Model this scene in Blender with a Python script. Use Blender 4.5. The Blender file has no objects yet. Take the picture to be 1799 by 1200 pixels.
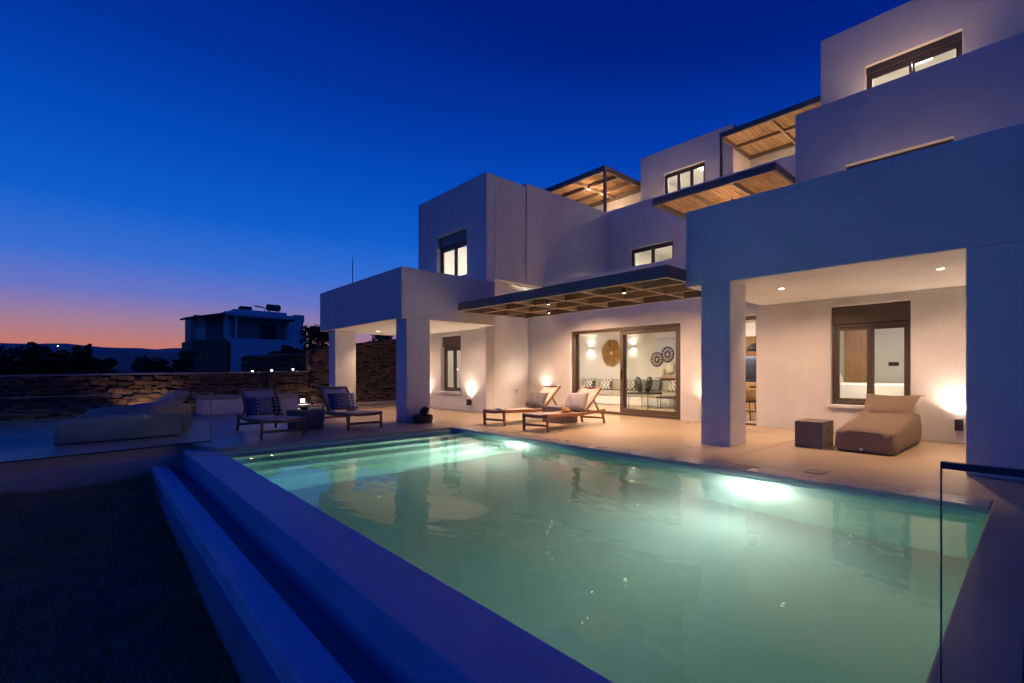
import bpy, bmesh, math, random
from mathutils import Vector, Matrix
random.seed(7)
R = math.radians
scene = bpy.context.scene
col = scene.collection

def lin(r, g, b):
    f = lambda c: (c/255/12.92 if c/255 <= .04045 else ((c/255+.055)/1.055)**2.4)
    return (f(r), f(g), f(b), 1)

# ------------------------------------------------------------------ camera
CAM_YAW = 41.2377
cam_d = bpy.data.cameras.new('camera')
cam = bpy.data.objects.new('camera', cam_d); col.objects.link(cam)
cam_d.sensor_fit = 'HORIZONTAL'; cam_d.sensor_width = 36
cam_d.lens = 832.77/1799*36
cam_d.shift_x = -(1100-899.5)/1799
cam_d.shift_y = 54/1799
cam_d.clip_start = .05; cam_d.clip_end = 9000
cam.location = (0, 0, 1.15); cam.rotation_euler = (math.pi/2, 0, R(CAM_YAW))
scene.camera = cam

# ------------------------------------------------------------------ dusk sky
world = bpy.data.worlds.new('World'); scene.world = world; world.use_nodes = True
nt = world.node_tree; nt.nodes.clear()
def wn(t, **k):
    n = nt.nodes.new(t)
    for a, b in k.items(): setattr(n, a, b)
    return n
SKY_STRENGTH = 1.0
tc = wn('ShaderNodeTexCoord'); sx = wn('ShaderNodeSeparateXYZ')
nt.links.new(tc.outputs['Generated'], sx.inputs[0])
def ramp(stops):
    r = wn('ShaderNodeValToRGB'); r.color_ramp.interpolation = 'EASE' if False else 'LINEAR'
    e = r.color_ramp.elements
    e[0].position = stops[0][0]; e[0].color = stops[0][1]
    e[1].position = stops[-1][0]; e[1].color = stops[-1][1]
    for p, c in stops[1:-1]:
        q = e.new(p); q.color = c
    return r
cool = ramp([(0, lin(88,112,190)), (.06, lin(78,118,206)), (.13, lin(52,116,214)), (.2, lin(26,106,212)), (.3, lin(5,84,198)),
             (.42, lin(2,60,172)), (.55, lin(1,34,132)), (.72, lin(1,23,108)), (1, lin(1,19,96))])
warm = ramp([(0, lin(212,104,74)), (.024, lin(206,116,96)), (.045, lin(190,122,116)), (.075, lin(160,124,152)), (.115, lin(106,116,194)), (.165, lin(58,110,208)),
             (.24, lin(14,94,204)), (.34, lin(3,74,186)), (.46, lin(2,50,156)), (.6, lin(1,30,126)), (.75, lin(1,23,108)), (1, lin(1,19,96))])
for r_ in (cool, warm): nt.links.new(sx.outputs['Z'], r_.inputs['Fac'])
dx, dy = -math.sin(R(97)), math.cos(R(97))
vm = wn('ShaderNodeVectorMath', operation='MULTIPLY'); vm.inputs[1].default_value = (1, 1, 0)
nt.links.new(tc.outputs['Generated'], vm.inputs[0])
nv = wn('ShaderNodeVectorMath', operation='NORMALIZE'); nt.links.new(vm.outputs[0], nv.inputs[0])
dp = wn('ShaderNodeVectorMath', operation='DOT_PRODUCT'); dp.inputs[1].default_value = (dx, dy, 0)
nt.links.new(nv.outputs[0], dp.inputs[0])
mr = wn('ShaderNodeMapRange', interpolation_type='SMOOTHSTEP')
mr.inputs['From Min'].default_value = .62; mr.inputs['From Max'].default_value = 1.0
nt.links.new(dp.outputs['Value'], mr.inputs['Value'])
mx = wn('ShaderNodeMix', data_type='RGBA')
nt.links.new(mr.outputs[0], mx.inputs[0]); nt.links.new(cool.outputs[0], mx.inputs[6]); nt.links.new(warm.outputs[0], mx.inputs[7])
dark = ramp([(0, lin(42,74,144)), (.06, lin(33,76,156)), (.15, lin(14,70,164)), (.3, lin(4,56,156)), (.45, lin(2,44,144)), (.6, lin(1,31,124)), (.75, lin(1,23,108)), (1, lin(1,19,96))])
nt.links.new(sx.outputs['Z'], dark.inputs['Fac'])
mr2 = wn('ShaderNodeMapRange', interpolation_type='SMOOTHSTEP')
mr2.inputs['From Min'].default_value = .45; mr2.inputs['From Max'].default_value = -.5
nt.links.new(dp.outputs['Value'], mr2.inputs['Value'])
mx2 = wn('ShaderNodeMix', data_type='RGBA')
nt.links.new(mr2.outputs[0], mx2.inputs[0]); nt.links.new(mx.outputs[2], mx2.inputs[6]); nt.links.new(dark.outputs[0], mx2.inputs[7])
bg = wn('ShaderNodeBackground'); bg.inputs['Strength'].default_value = SKY_STRENGTH
wo = wn('ShaderNodeOutputWorld')
nt.links.new(mx2.outputs[2], bg.inputs['Color']); nt.links.new(bg.outputs[0], wo.inputs[0])

scene.view_settings.view_transform = 'Standard'; scene.view_settings.look = 'None'
scene.view_settings.exposure = 0; scene.view_settings.gamma = 1
scene.view_settings.use_curve_mapping = False
cy = scene.cycles
cy.use_denoising = True; cy.denoiser = 'OPENIMAGEDENOISE'; cy.denoising_input_passes = 'RGB_ALBEDO_NORMAL'; cy.denoising_prefilter = 'ACCURATE'; cy.max_bounces = 10; cy.transparent_max_bounces = 16; cy.volume_bounces = 1
cy.sample_clamp_indirect = 25; cy.sample_clamp_direct = 0; cy.blur_glossy = 1.0
cy.caustics_reflective = False; cy.caustics_refractive = True

WARM = (1, .60, .36); WARM2 = (1, .74, .54); INNER = (1, .85, .71)

# ------------------------------------------------------------------ materials
def mat(name, base, rough=.7, var=.0, vscale=3., bump=0., bscale=40., bdist=.01, metallic=0., spec=.5, base2=None, rand=0., fine=0., stretch=None, rvar=0., detail=6):
    m = bpy.data.materials.new(name); m.use_nodes = True
    t = m.node_tree; b = t.nodes['Principled BSDF']
    b.inputs['Roughness'].default_value = rough; b.inputs['Metallic'].default_value = metallic
    b.inputs['Specular IOR Level'].default_value = spec
    c = (*base, 1)
    b.inputs['Base Color'].default_value = c
    co = t.nodes.new('ShaderNodeTexCoord'); src = co.outputs['Object']
    if stretch:
        mp = t.nodes.new('ShaderNodeMapping'); mp.inputs['Scale'].default_value = stretch
        t.links.new(src, mp.inputs[0]); src = mp.outputs[0]
    out = None
    if var or base2:
        n = t.nodes.new('ShaderNodeTexNoise'); n.inputs['Scale'].default_value = vscale; n.inputs['Detail'].default_value = detail
        n.inputs['Roughness'].default_value = .62
        t.links.new(src, n.inputs['Vector'])
        mr_ = t.nodes.new('ShaderNodeMapRange'); mr_.inputs['From Min'].default_value = .3; mr_.inputs['From Max'].default_value = .7
        t.links.new(n.outputs['Fac'], mr_.inputs['Value'])
        mi = t.nodes.new('ShaderNodeMix'); mi.data_type = 'RGBA'
        lo = tuple(v*(1-var) for v in base) if not base2 else base
        hi = tuple(min(1, v*(1+var)) for v in base) if not base2 else base2
        mi.inputs[6].default_value = (*lo, 1); mi.inputs[7].default_value = (*hi, 1)
        t.links.new(mr_.outputs[0], mi.inputs[0]); out = mi.outputs[2]
        if rvar:
            m2 = t.nodes.new('ShaderNodeMapRange'); m2.inputs['To Min'].default_value = rough-rvar; m2.inputs['To Max'].default_value = rough+rvar
            t.links.new(mr_.outputs[0], m2.inputs['Value']); t.links.new(m2.outputs[0], b.inputs['Roughness'])
    if rand:
        oi = t.nodes.new('ShaderNodeObjectInfo')
        m3 = t.nodes.new('ShaderNodeMapRange'); m3.inputs['To Min'].default_value = 1-rand; m3.inputs['To Max'].default_value = 1+rand
        t.links.new(oi.outputs['Random'], m3.inputs['Value'])
        mu = t.nodes.new('ShaderNodeMix'); mu.data_type = 'RGBA'; mu.blend_type = 'MULTIPLY'; mu.inputs[0].default_value = 1
        if out: t.links.new(out, mu.inputs[6])
        else: mu.inputs[6].default_value = c
        cb = t.nodes.new('ShaderNodeCombineColor')
        for i in range(3): t.links.new(m3.outputs[0], cb.inputs[i])
        t.links.new(cb.outputs[0], mu.inputs[7]); out = mu.outputs[2]
    if out: t.links.new(out, b.inputs['Base Color'])
    if bump:
        n = t.nodes.new('ShaderNodeTexNoise'); n.inputs['Scale'].default_value = bscale; n.inputs['Detail'].default_value = 5
        t.links.new(src, n.inputs['Vector'])
        bp = t.nodes.new('ShaderNodeBump'); bp.inputs['Strength'].default_value = bump; bp.inputs['Distance'].default_value = bdist
        h = n.outputs['Fac']
        if fine:
            n2 = t.nodes.new('ShaderNodeTexNoise'); n2.inputs['Scale'].default_value = fine; n2.inputs['Detail'].default_value = 3
            t.links.new(src, n2.inputs['Vector'])
            ad = t.nodes.new('ShaderNodeMath'); ad.operation = 'MULTIPLY_ADD'; ad.inputs[1].default_value = 5
            t.links.new(n2.outputs['Fac'], ad.inputs[0]); t.links.new(h, ad.inputs[2]); h = ad.outputs[0]
        t.links.new(h, bp.inputs['Height']); t.links.new(bp.outputs[0], b.inputs['Normal'])
    return m

def emit(name, color, strength):
    m = bpy.data.materials.new(name); m.use_nodes = True; t = m.node_tree; t.nodes.clear()
    e = t.nodes.new('ShaderNodeEmission'); e.inputs[0].default_value = (*color, 1); e.inputs[1].default_value = strength
    o = t.nodes.new('ShaderNodeOutputMaterial'); t.links.new(e.outputs[0], o.inputs[0]); return m

def thin_glass(name, tint=(1, 1, 1), ior=1.5, boost=1.):
    m = bpy.data.materials.new(name); m.use_nodes = True; t = m.node_tree; t.nodes.clear()
    fr = t.nodes.new('ShaderNodeFresnel')
    ge = t.nodes.new('ShaderNodeNewGeometry'); mb_ = t.nodes.new('ShaderNodeMapRange'); mb_.inputs['To Min'].default_value = ior; mb_.inputs['To Max'].default_value = 1/ior
    t.links.new(ge.outputs['Backfacing'], mb_.inputs['Value']); t.links.new(mb_.outputs[0], fr.inputs[0])
    mu = t.nodes.new('ShaderNodeMath'); mu.operation = 'MULTIPLY'; mu.inputs[1].default_value = boost; mu.use_clamp = True
    tr = t.nodes.new('ShaderNodeBsdfTransparent'); tr.inputs[0].default_value = (*tint, 1)
    gl = t.nodes.new('ShaderNodeBsdfGlossy'); gl.inputs['Roughness'].default_value = .0
    mi = t.nodes.new('ShaderNodeMixShader'); o = t.nodes.new('ShaderNodeOutputMaterial')
    t.links.new(fr.outputs[0], mu.inputs[0]); t.links.new(mu.outputs[0], mi.inputs[0])
    t.links.new(tr.outputs[0], mi.inputs[1]); t.links.new(gl.outputs[0], mi.inputs[2]); t.links.new(mi.outputs[0], o.inputs[0])
    return m

M = {}
M['plaster'] = mat('stucco_plaster', (.66, .65, .645), .85, var=.075, vscale=1.3, bump=.42, bscale=9, bdist=.012, fine=70, spec=.25)
M['plaster_in'] = mat('smooth_plaster', (.74, .72, .68), .8, var=.03, vscale=1.5, bump=.1, bscale=12, bdist=.004, spec=.25)
M['deck'] = mat('beige_microcement', (.43, .335, .22), .38, base2=(.57, .45, .30), vscale=.9, bump=.07, bscale=3.2, bdist=.008, fine=18, rvar=.14, detail=9)
M['coping'] = mat('pale_coping_stone', (.44, .39, .335), .3, var=.1, vscale=2.5, bump=.12, bscale=5, bdist=.006, rvar=.08)
M['pool'] = mat('pool_render', (.46, .66, .57), .7, var=.06, vscale=1.2, bump=.1, bscale=10)
M['wetedge'] = mat('wet_sky_tinted_render', (.30, .46, .66), .45, var=.12, vscale=2.2, bump=.2, bscale=12, bdist=.004, rvar=.12, stretch=(.5, 2.2, 1))  # blue sky reflection on the wet top is put into the base colour
M['chwall'] = mat('pale_sky_tinted_render', (.44, .56, .74), .5, var=.14, vscale=2.2, bump=.2, bscale=12, bdist=.004, rvar=.12)  # dusk sky's blue painted into this lighter render
M['channel'] = mat('damp_sky_tinted_render', (.20, .26, .36), .6, var=.18, vscale=2.5, bump=.3, bscale=14, bdist=.006)  # damp render with the sky's blue mixed into its colour
M['beam'] = mat('charcoal_painted_timber', (.15, .125, .105), .55, var=.08, vscale=5, bump=.1, bscale=30, stretch=(1, 1, 1))
M['beam_in'] = mat('taupe_painted_timber', (.30, .235, .18), .6, var=.1, vscale=6, bump=.1, bscale=30)
M['reed'] = mat('dry_cane', (.24, .135, .055), .7, base2=(.74, .52, .28), vscale=34, bump=.2, bscale=60, stretch=(1, .05, 1), detail=3)
M['alu'] = mat('brown_aluminium', (.085, .06, .042), .42, spec=.5, bump=.02, bscale=200)
M['alu_d'] = mat('dark_aluminium', (.05, .042, .038), .4)
M['teak'] = mat('oiled_teak', (.23, .095, .038), .45, base2=(.33, .15, .065), vscale=5, bump=.12, bscale=24, stretch=(8, 1, 8))
M['sling'] = mat('pale_sling_fabric', (.47, .43, .40), .9, var=.05, vscale=50, bump=.3, bscale=350, bdist=.002)
M['cush_grey'] = mat('grey_linen', (.155, .15, .155), .95, var=.12, vscale=40, bump=.5, bscale=180, bdist=.003)
M['cush_lav'] = mat('light_grey_linen', (.34, .315, .33), .95, var=.1, vscale=40, bump=.5, bscale=180, bdist=.003)
M['concrete'] = mat('dark_fibre_cement', (.17, .145, .13), .75, var=.16, vscale=4, bump=.3, bscale=20, bdist=.005)
M['bag'] = mat('taupe_outdoor_fabric', (.56, .42, .30), .9, var=.06, vscale=12, bump=.9, bscale=5.5, bdist=.02, fine=160)
M['bag_g'] = mat('grey_outdoor_fabric', (.62, .59, .56), .9, var=.08, vscale=8, bump=.9, bscale=5.5, bdist=.02, fine=160)
M['bag_base'] = mat('black_bag_underside', (.02, .018, .018), .9)
M['stone'] = mat('brown_schist', (.30, .18, .10), .9, base2=(.55, .38, .235), vscale=9, bump=.9, bscale=22, bdist=.02, rand=.45, fine=90)
M['mortar'] = mat('wall_core_earth', (.045, .032, .022), 1)
M['cap'] = mat('weathered_wall_cap', (.34, .31, .30), .85, var=.2, vscale=4, bump=.5, bscale=15)
M['black'] = mat('matt_black', (.015, .015, .016), .5)
M['steel'] = mat('brushed_steel', (.45, .45, .46), .3, metallic=1)
M['straw'] = mat('straw', (.27, .135, .04), .85, base2=(.5, .29, .1), vscale=40)
M['white'] = mat('white_fabric', (.78, .76, .72), .9, bump=.3, bscale=8, bdist=.01)
M['sofa'] = mat('beige_upholstery', (.42, .375, .30), .95, var=.05, vscale=30, bump=.4, bscale=12, bdist=.012)
M['wood'] = mat('oak_veneer', (.36, .19, .075), .5, base2=(.56, .34, .16), vscale=3.4, stretch=(9, 9, .7), bump=.05, bscale=20)
M['leaf'] = mat('dark_foliage', (.035, .055, .022), .7, var=.5, vscale=1.2)
M['leaf2'] = mat('olive_foliage', (.055, .065, .035), .7, var=.5, vscale=1.2)
M['bark'] = mat('bark', (.08, .055, .035), .9, bump=.6, bscale=20)
M['soil'] = mat('dry_soil', (.24, .19, .12), 1, var=.4, vscale=3, bump=.8, bscale=30, bdist=.03)
M['grass'] = mat('dark_grass', (.26, .20, .06), .8, base2=(.42, .34, .13), vscale=2)
M['dry'] = mat('dry_stalk', (.42, .34, .22), .9)
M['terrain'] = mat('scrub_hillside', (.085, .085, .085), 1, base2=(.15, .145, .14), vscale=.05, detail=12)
M['hill'] = mat('far_hazed_hill', (.20, .20, .215), 1, base2=(.26, .26, .27), vscale=.004, detail=8)  # pale bluish tone stands in for haze over the distance
M['nwall'] = mat('whitewashed_wall', (.70, .71, .72), .9, var=.08, vscale=1)
M['nwall2'] = mat('grey_rendered_wall', (.25, .25, .25), .9, var=.2, vscale=1.2)
M['nroof'] = mat('slate_roof', (.12, .115, .11), .9, var=.2, vscale=2)
M['glass'] = thin_glass('window_glass', (.96, .97, .95), 1.45, 1.0)
M['rail_glass'] = thin_glass('balustrade_glass', (.95, .97, .96), 1.5, .8)
M['glass_edge'] = mat('polished_glass_edge', (.32, .36, .36), .25)
M['rail_edge'] = mat('dark_glass_edge', (.055, .06, .075), .35)
M['bowl'] = mat('black_ceramic', (.012, .012, .013), .3)
M['wine'] = mat('red_wine', (.05, .004, .006), .1)
M['basket'] = mat('woven_seagrass', (.085, .062, .042), .9, var=.4, vscale=40, bump=1, bscale=70, bdist=.012, stretch=(1, 1, 2))
M['plate_d'] = mat('dark_woven_ring', (.10, .055, .05), .9, var=.3, vscale=60)
M['plate_l'] = mat('pale_woven_ring', (.60, .55, .50), .9)
M['splash'] = mat('charcoal_backsplash', (.03, .03, .038), .3)
M['chair'] = mat('tan_leather', (.34, .2, .08), .6)
M['vase'] = mat('green_smoked_glass', (.012, .02, .015), .08, spec=.8)
M['shade'] = mat('linen_lampshade', (.8, .72, .58), .9)
M['paper'] = mat('folded_towel', (.5, .5, .5), .9)
M['cover'] = mat('drain_cover', (.33, .28, .225), .5)

# patterned fabrics
def pattern(name, kind):
    m = bpy.data.materials.new(name); m.use_nodes = True; t = m.node_tree; b = t.nodes['Principled BSDF']; b.inputs['Roughness'].default_value = .95
    co = t.nodes.new('ShaderNodeTexCoord'); s = t.nodes.new('ShaderNodeSeparateXYZ'); t.links.new(co.outputs['Object'], s.inputs[0])
    def math_(op, a, b_=None, c=None):
        n = t.nodes.new('ShaderNodeMath'); n.operation = op
        for i, v in enumerate((a, b_, c)):
            if v is None: continue
            if isinstance(v, (int, float)): n.inputs[i].default_value = v
            else: t.links.new(v, n.inputs[i])
        return n.outputs[0]
    def mixc(f, a, c):
        n = t.nodes.new('ShaderNodeMix'); n.data_type = 'RGBA'; t.links.new(f, n.inputs[0])
        for i, v in ((6, a), (7, c)):
            if isinstance(v, tuple): n.inputs[i].default_value = (*v, 1)
            else: t.links.new(v, n.inputs[i])
        return n.outputs[2]
    X, Z = s.outputs['X'], s.outputs['Z']
    if kind == 'lattice':           # white curved lattice on brown: two crossed wavy families
        k = 1/.15
        wob = math_('MULTIPLY', math_('SINE', math_('MULTIPLY', Z, 60)), .12)
        a = math_('ABSOLUTE', math_('SUBTRACT', math_('FRACT', math_('ADD', math_('MULTIPLY', math_('ADD', X, Z), k), wob)), .5))
        c = math_('ABSOLUTE', math_('SUBTRACT', math_('FRACT', math_('SUBTRACT', math_('MULTIPLY', math_('SUBTRACT', X, Z), k), wob)), .5))
        f = math_('LESS_THAN', math_('MINIMUM', a, c), .15)
        d = math_('LESS_THAN', math_('MAXIMUM', math_('SUBTRACT', .5, a), math_('SUBTRACT', .5, c)), .1)
        f = math_('MAXIMUM', f, d)
        colr = mixc(f, (.05, .04, .045), (.74, .71, .66))
    else:                           # vertical bands: indigo with diamonds, zigzag centre, dark diamonds
        zig = math_('LESS_THAN', math_('FRACT', math_('MULTIPLY', math_('ADD', Z, math_('MULTIPLY', math_('PINGPONG', X, .02), 1.)), 36)), .5)
        dia = math_('LESS_THAN', math_('ADD', math_('ABSOLUTE', math_('SUBTRACT', math_('FRACT', math_('MULTIPLY', Z, 14)), .5)),
                    math_('ABSOLUTE', math_('SUBTRACT', math_('FRACT', math_('MULTIPLY', math_('ADD', X, .01), 14)), .5))), .33)
        light, dark, blue = (.5, .47, .45), (.03, .03, .035), (.045, .075, .15)
        cz = mixc(zig, (.45, .43, .42), (.06, .055, .07)) if kind == 'bands' else mixc(zig, (.42, .38, .34), (.02, .02, .022))
        cl = mixc(dia, blue, light); cr = mixc(dia, dark, (.42, .4, .3)) if kind == 'bands' else mixc(dia, light, dark)
        f1 = math_('GREATER_THAN', X, .09); f2 = math_('LESS_THAN', X, -.09); f3 = math_('LESS_THAN', X, -.18)
        colr = mixc(f1, mixc(f2, cz, mixc(f3, cl, blue)), cr)
    t.links.new(colr, b.inputs['Base Color']); return m
M['pat_bands'] = pattern('banded_ikat_indigo', 'bands')
M['pat_bands2'] = pattern('banded_ikat_black', 'bands2')
M['pat_lattice'] = pattern('lattice_print', 'lattice')

# water: refracting surface with gentle ripples, slightly milky body
def water_mat():
    m = bpy.data.materials.new('pool_water'); m.use_nodes = True; t = m.node_tree; t.nodes.clear()
    g = t.nodes.new('ShaderNodeBsdfRefraction'); g.inputs['IOR'].default_value = 1.333; g.inputs['Roughness'].default_value = .05
    gl = t.nodes.new('ShaderNodeBsdfGlossy'); gl.inputs['Roughness'].default_value = .0
    fr = t.nodes.new('ShaderNodeFresnel'); fr.inputs[0].default_value = 1.333
    mi = t.nodes.new('ShaderNodeMixShader')
    co = t.nodes.new('ShaderNodeTexCoord')
    mp = t.nodes.new('ShaderNodeMapping'); mp.inputs['Scale'].default_value = (1, 1.5, 1); mp.inputs['Rotation'].default_value = (0, 0, R(20))
    t.links.new(co.outputs['Object'], mp.inputs[0])
    n1 = t.nodes.new('ShaderNodeTexNoise'); n1.inputs['Scale'].default_value = 1.5; n1.inputs['Detail'].default_value = 2; n1.inputs['Distortion'].default_value = .6
    n2 = t.nodes.new('ShaderNodeTexNoise'); n2.inputs['Scale'].default_value = 7.5; n2.inputs['Detail'].default_value = 2
    for n in (n1, n2): t.links.new(mp.outputs[0], n.inputs['Vector'])
    ad = t.nodes.new('ShaderNodeMath'); ad.operation = 'MULTIPLY_ADD'; ad.inputs[1].default_value = .13
    t.links.new(n2.outputs['Fac'], ad.inputs[0]); t.links.new(n1.outputs['Fac'], ad.inputs[2])
    bp = t.nodes.new('ShaderNodeBump'); bp.inputs['Strength'].default_value = 1; bp.inputs['Distance'].default_value = .009
    t.links.new(ad.outputs[0], bp.inputs['Height'])
    for q_ in (g, gl, fr): t.links.new(bp.outputs[0], q_.inputs['Normal'])
    t.links.new(fr.outputs[0], mi.inputs[0]); t.links.new(g.outputs[0], mi.inputs[1]); t.links.new(gl.outputs[0], mi.inputs[2])
    va = t.nodes.new('ShaderNodeVolumeAbsorption'); va.inputs['Color'].default_value = (.14, .82, .60, 1); va.inputs['Density'].default_value = .2
    vs = t.nodes.new('ShaderNodeVolumeScatter'); vs.inputs['Color'].default_value = (.75, .95, .9, 1); vs.inputs['Density'].default_value = .14; vs.inputs['Anisotropy'].default_value = .5
    av = t.nodes.new('ShaderNodeAddShader'); t.links.new(va.outputs[0], av.inputs[0]); t.links.new(vs.outputs[0], av.inputs[1])
    o = t.nodes.new('ShaderNodeOutputMaterial'); t.links.new(mi.outputs[0], o.inputs['Surface']); t.links.new(av.outputs[0], o.inputs['Volume'])
    return m
M['water'] = water_mat()

# ------------------------------------------------------------------ mesh tools
ROOT = {}
class MB:
    def __init__(s): s.v = []; s.f = []
    def add(s, vs, fs):
        k = len(s.v); s.v += [tuple(v) for v in vs]; s.f += [tuple(i+k for i in f) for f in fs]; return s
    def box(s, x0, x1, y0, y1, z0, z1):
        x0, x1 = sorted((x0, x1)); y0, y1 = sorted((y0, y1)); z0, z1 = sorted((z0, z1))
        return s.add([(x0,y0,z0),(x1,y0,z0),(x1,y1,z0),(x0,y1,z0),(x0,y0,z1),(x1,y0,z1),(x1,y1,z1),(x0,y1,z1)],
                     [(0,3,2,1),(4,5,6,7),(0,1,5,4),(1,2,6,5),(2,3,7,6),(3,0,4,7)])
    def prism(s, poly, z0, z1):   # CCW polygon
        n = len(poly)
        zz = lambda z, i: z[i] if isinstance(z, (list, tuple)) else z
        vs = [(x, y, zz(z0, i)) for i, (x, y) in enumerate(poly)]+[(x, y, zz(z1, i)) for i, (x, y) in enumerate(poly)]
        fs = [tuple(range(n))[::-1], tuple(range(n, 2*n))]+[(i, (i+1) % n, (i+1) % n+n, i+n) for i in range(n)]
        return s.add(vs, fs)
    def tube(s, pts, r, n=8, caps=True):
        pts = [Vector(p) for p in pts]; rs = r if isinstance(r, (list, tuple)) else [r]*len(pts)
        k = len(s.v); up = Vector((0, 0, 1))
        for i, p in enumerate(pts):
            d = (pts[min(i+1, len(pts)-1)]-pts[max(i-1, 0)]).normalized()
            a = d.cross(up if abs(d.z) < .95 else Vector((1, 0, 0))).normalized(); b = d.cross(a)
            for j in range(n):
                t = 2*math.pi*j/n; s.v.append(tuple(p+(a*math.cos(t)+b*math.sin(t))*rs[i]))
        for i in range(len(pts)-1):
            for j in range(n):
                q = k+i*n; s.f.append((q+j, q+(j+1) % n, q+n+(j+1) % n, q+n+j))
        if caps:
            s.f.append(tuple(k+j for j in range(n))[::-1]); s.f.append(tuple(k+(len(pts)-1)*n+j for j in range(n)))
        return s
    def bar(s, p, q, w, h, up=(0, 0, 1)):
        p, q = Vector(p), Vector(q); d = (q-p).normalized(); up = Vector(up)
        a = d.cross(up).normalized(); b = a.cross(d).normalized()
        vs = []
        for c in (p, q):
            for sx_, sy_ in ((-1,-1),(1,-1),(1,1),(-1,1)): vs.append(c+a*(sx_*w/2)+b*(sy_*h/2))
        return s.add(vs, [(0,1,2,3)[::-1],(4,5,6,7),(0,1,5,4),(1,2,6,5),(2,3,7,6),(3,0,4,7)])
    def lathe(s, prof, c=(0,0,0), n=20, axis='z'):
        k = len(s.v)
        for r, z in prof:
            for j in range(n):
                t = 2*math.pi*j/n; a, b = r*math.cos(t), r*math.sin(t)
                s.v.append((c[0]+a, c[1]+b, c[2]+z) if axis == 'z' else (c[0]+a, c[1]+z, c[2]+b))
        for i in range(len(prof)-1):
            for j in range(n):
                q = k+i*n; s.f.append((q+j, q+(j+1) % n, q+n+(j+1) % n, q+n+j))
        return s
    def build(s, name, m, parent=None, bevel=0, seg=2, smooth=False, local=False, subsurf=0, dissolve=False):
        me = bpy.data.meshes.new(name)
        vs = s.v
        if parent is not None and not local:
            o = ROOT.get(parent.name, Vector((0, 0, 0))); vs = [(v[0]-o.x, v[1]-o.y, v[2]-o.z) for v in vs]
        me.from_pydata(vs, [], s.f)
        bm = bmesh.new(); bm.from_mesh(me)
        if dissolve:
            bmesh.ops.remove_doubles(bm, verts=bm.verts, dist=1e-5)
            bmesh.ops.dissolve_limit(bm, angle_limit=R(1), verts=bm.verts, edges=bm.edges)
        bmesh.ops.recalc_face_normals(bm, faces=bm.faces); bm.to_mesh(me); bm.free()
        me.materials.append(m)
        if smooth:
            for p in me.polygons: p.use_smooth = True
        o = bpy.data.objects.new(name, me); col.objects.link(o)
        if parent is not None:
            o.parent = parent; ROOT[o.name] = ROOT.get(parent.name, Vector((0, 0, 0)))
        if bevel:
            b = o.modifiers.new('bevel', 'BEVEL'); b.width = bevel; b.segments = seg; b.limit_method = 'ANGLE'; b.angle_limit = R(40)
        if subsurf:
            u = o.modifiers.new('subsurf', 'SUBSURF'); u.levels = u.render_levels = subsurf
        return o

def tag(o, label=None, cat=None, group=None, kind=None):
    if label: o['label'] = label
    if cat: o['category'] = cat
    if group: o['group'] = group
    if kind: o['kind'] = kind
    return o
def thing(name, label, cat, loc=(0,0,0), rz=0, group=None):
    o = bpy.data.objects.new(name, None); col.objects.link(o); o.location = loc; o.rotation_euler = (0, 0, rz); o.empty_display_size = .2
    ROOT[o.name] = Vector(loc); return tag(o, label, cat, group)
def struct(o): o['kind'] = 'structure'; return o
def copy_tree(o, parent=None):
    c = o.copy(); col.objects.link(c)
    if parent is not None: c.parent = parent
    for ch in list(o.children): copy_tree(ch, c)
    return c
def wall_grid(axis, a0, a1, z0, z1, t0, t1, ops):
    A = sorted({a0, a1, *[v for o in ops for v in o[:2]]}); Z = sorted({z0, z1, *[v for o in ops for v in o[2:]]})
    A = [a for a in A if a0 <= a <= a1]; Z = [z for z in Z if z0 <= z <= z1]
    na, nz = len(A)-1, len(Z)-1
    def solid(i, j):
        if not (0 <= i < na and 0 <= j < nz): return False
        a, z = (A[i]+A[i+1])/2, (Z[j]+Z[j+1])/2
        return not any(o[0] < a < o[1] and o[2] < z < o[3] for o in ops)
    P = (lambda a, t, z: (a, t, z)) if axis == 'x' else (lambda a, t, z: (t, a, z))
    mb = MB()
    for i in range(na):
        for j in range(nz):
            if not solid(i, j): continue
            b, c, e, g = A[i], A[i+1], Z[j], Z[j+1]
            quads = [[P(b,t0,e),P(c,t0,e),P(c,t0,g),P(b,t0,g)], [P(b,t1,e),P(b,t1,g),P(c,t1,g),P(c,t1,e)]]
            if not solid(i-1, j): quads.append([P(b,t0,e),P(b,t0,g),P(b,t1,g),P(b,t1,e)])
            if not solid(i+1, j): quads.append([P(c,t0,e),P(c,t1,e),P(c,t1,g),P(c,t0,g)])
            if not solid(i, j-1): quads.append([P(b,t0,e),P(b,t1,e),P(c,t1,e),P(c,t0,e)])
            if not solid(i, j+1): quads.append([P(b,t0,g),P(c,t0,g),P(c,t1,g),P(b,t1,g)])
            for q in quads: mb.add(q, [(0,1,2,3)])
    return mb
def lamp(kind, loc, energy, color, radius=.03, rot=None, size=None, blend=.5, aim=None, shape=None, name='lamp_light', parent=None):
    d = bpy.data.lights.new(name, kind); d.energy = energy; d.color = color
    o = bpy.data.objects.new(name, d); col.objects.link(o); o.location = loc
    if kind == 'SPOT': d.spot_size = R(size or 100); d.spot_blend = blend; d.shadow_soft_size = radius
    elif kind == 'POINT': d.shadow_soft_size = radius
    elif kind == 'AREA':
        d.shape = 'RECTANGLE'; d.size, d.size_y = shape
    if aim: o.rotation_euler = Vector(aim).to_track_quat('-Z', 'Y').to_euler()
    if parent is not None:
        o.location = Vector(loc)-ROOT.get(parent.name, Vector((0,0,0))); o.parent = parent
    return o

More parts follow.
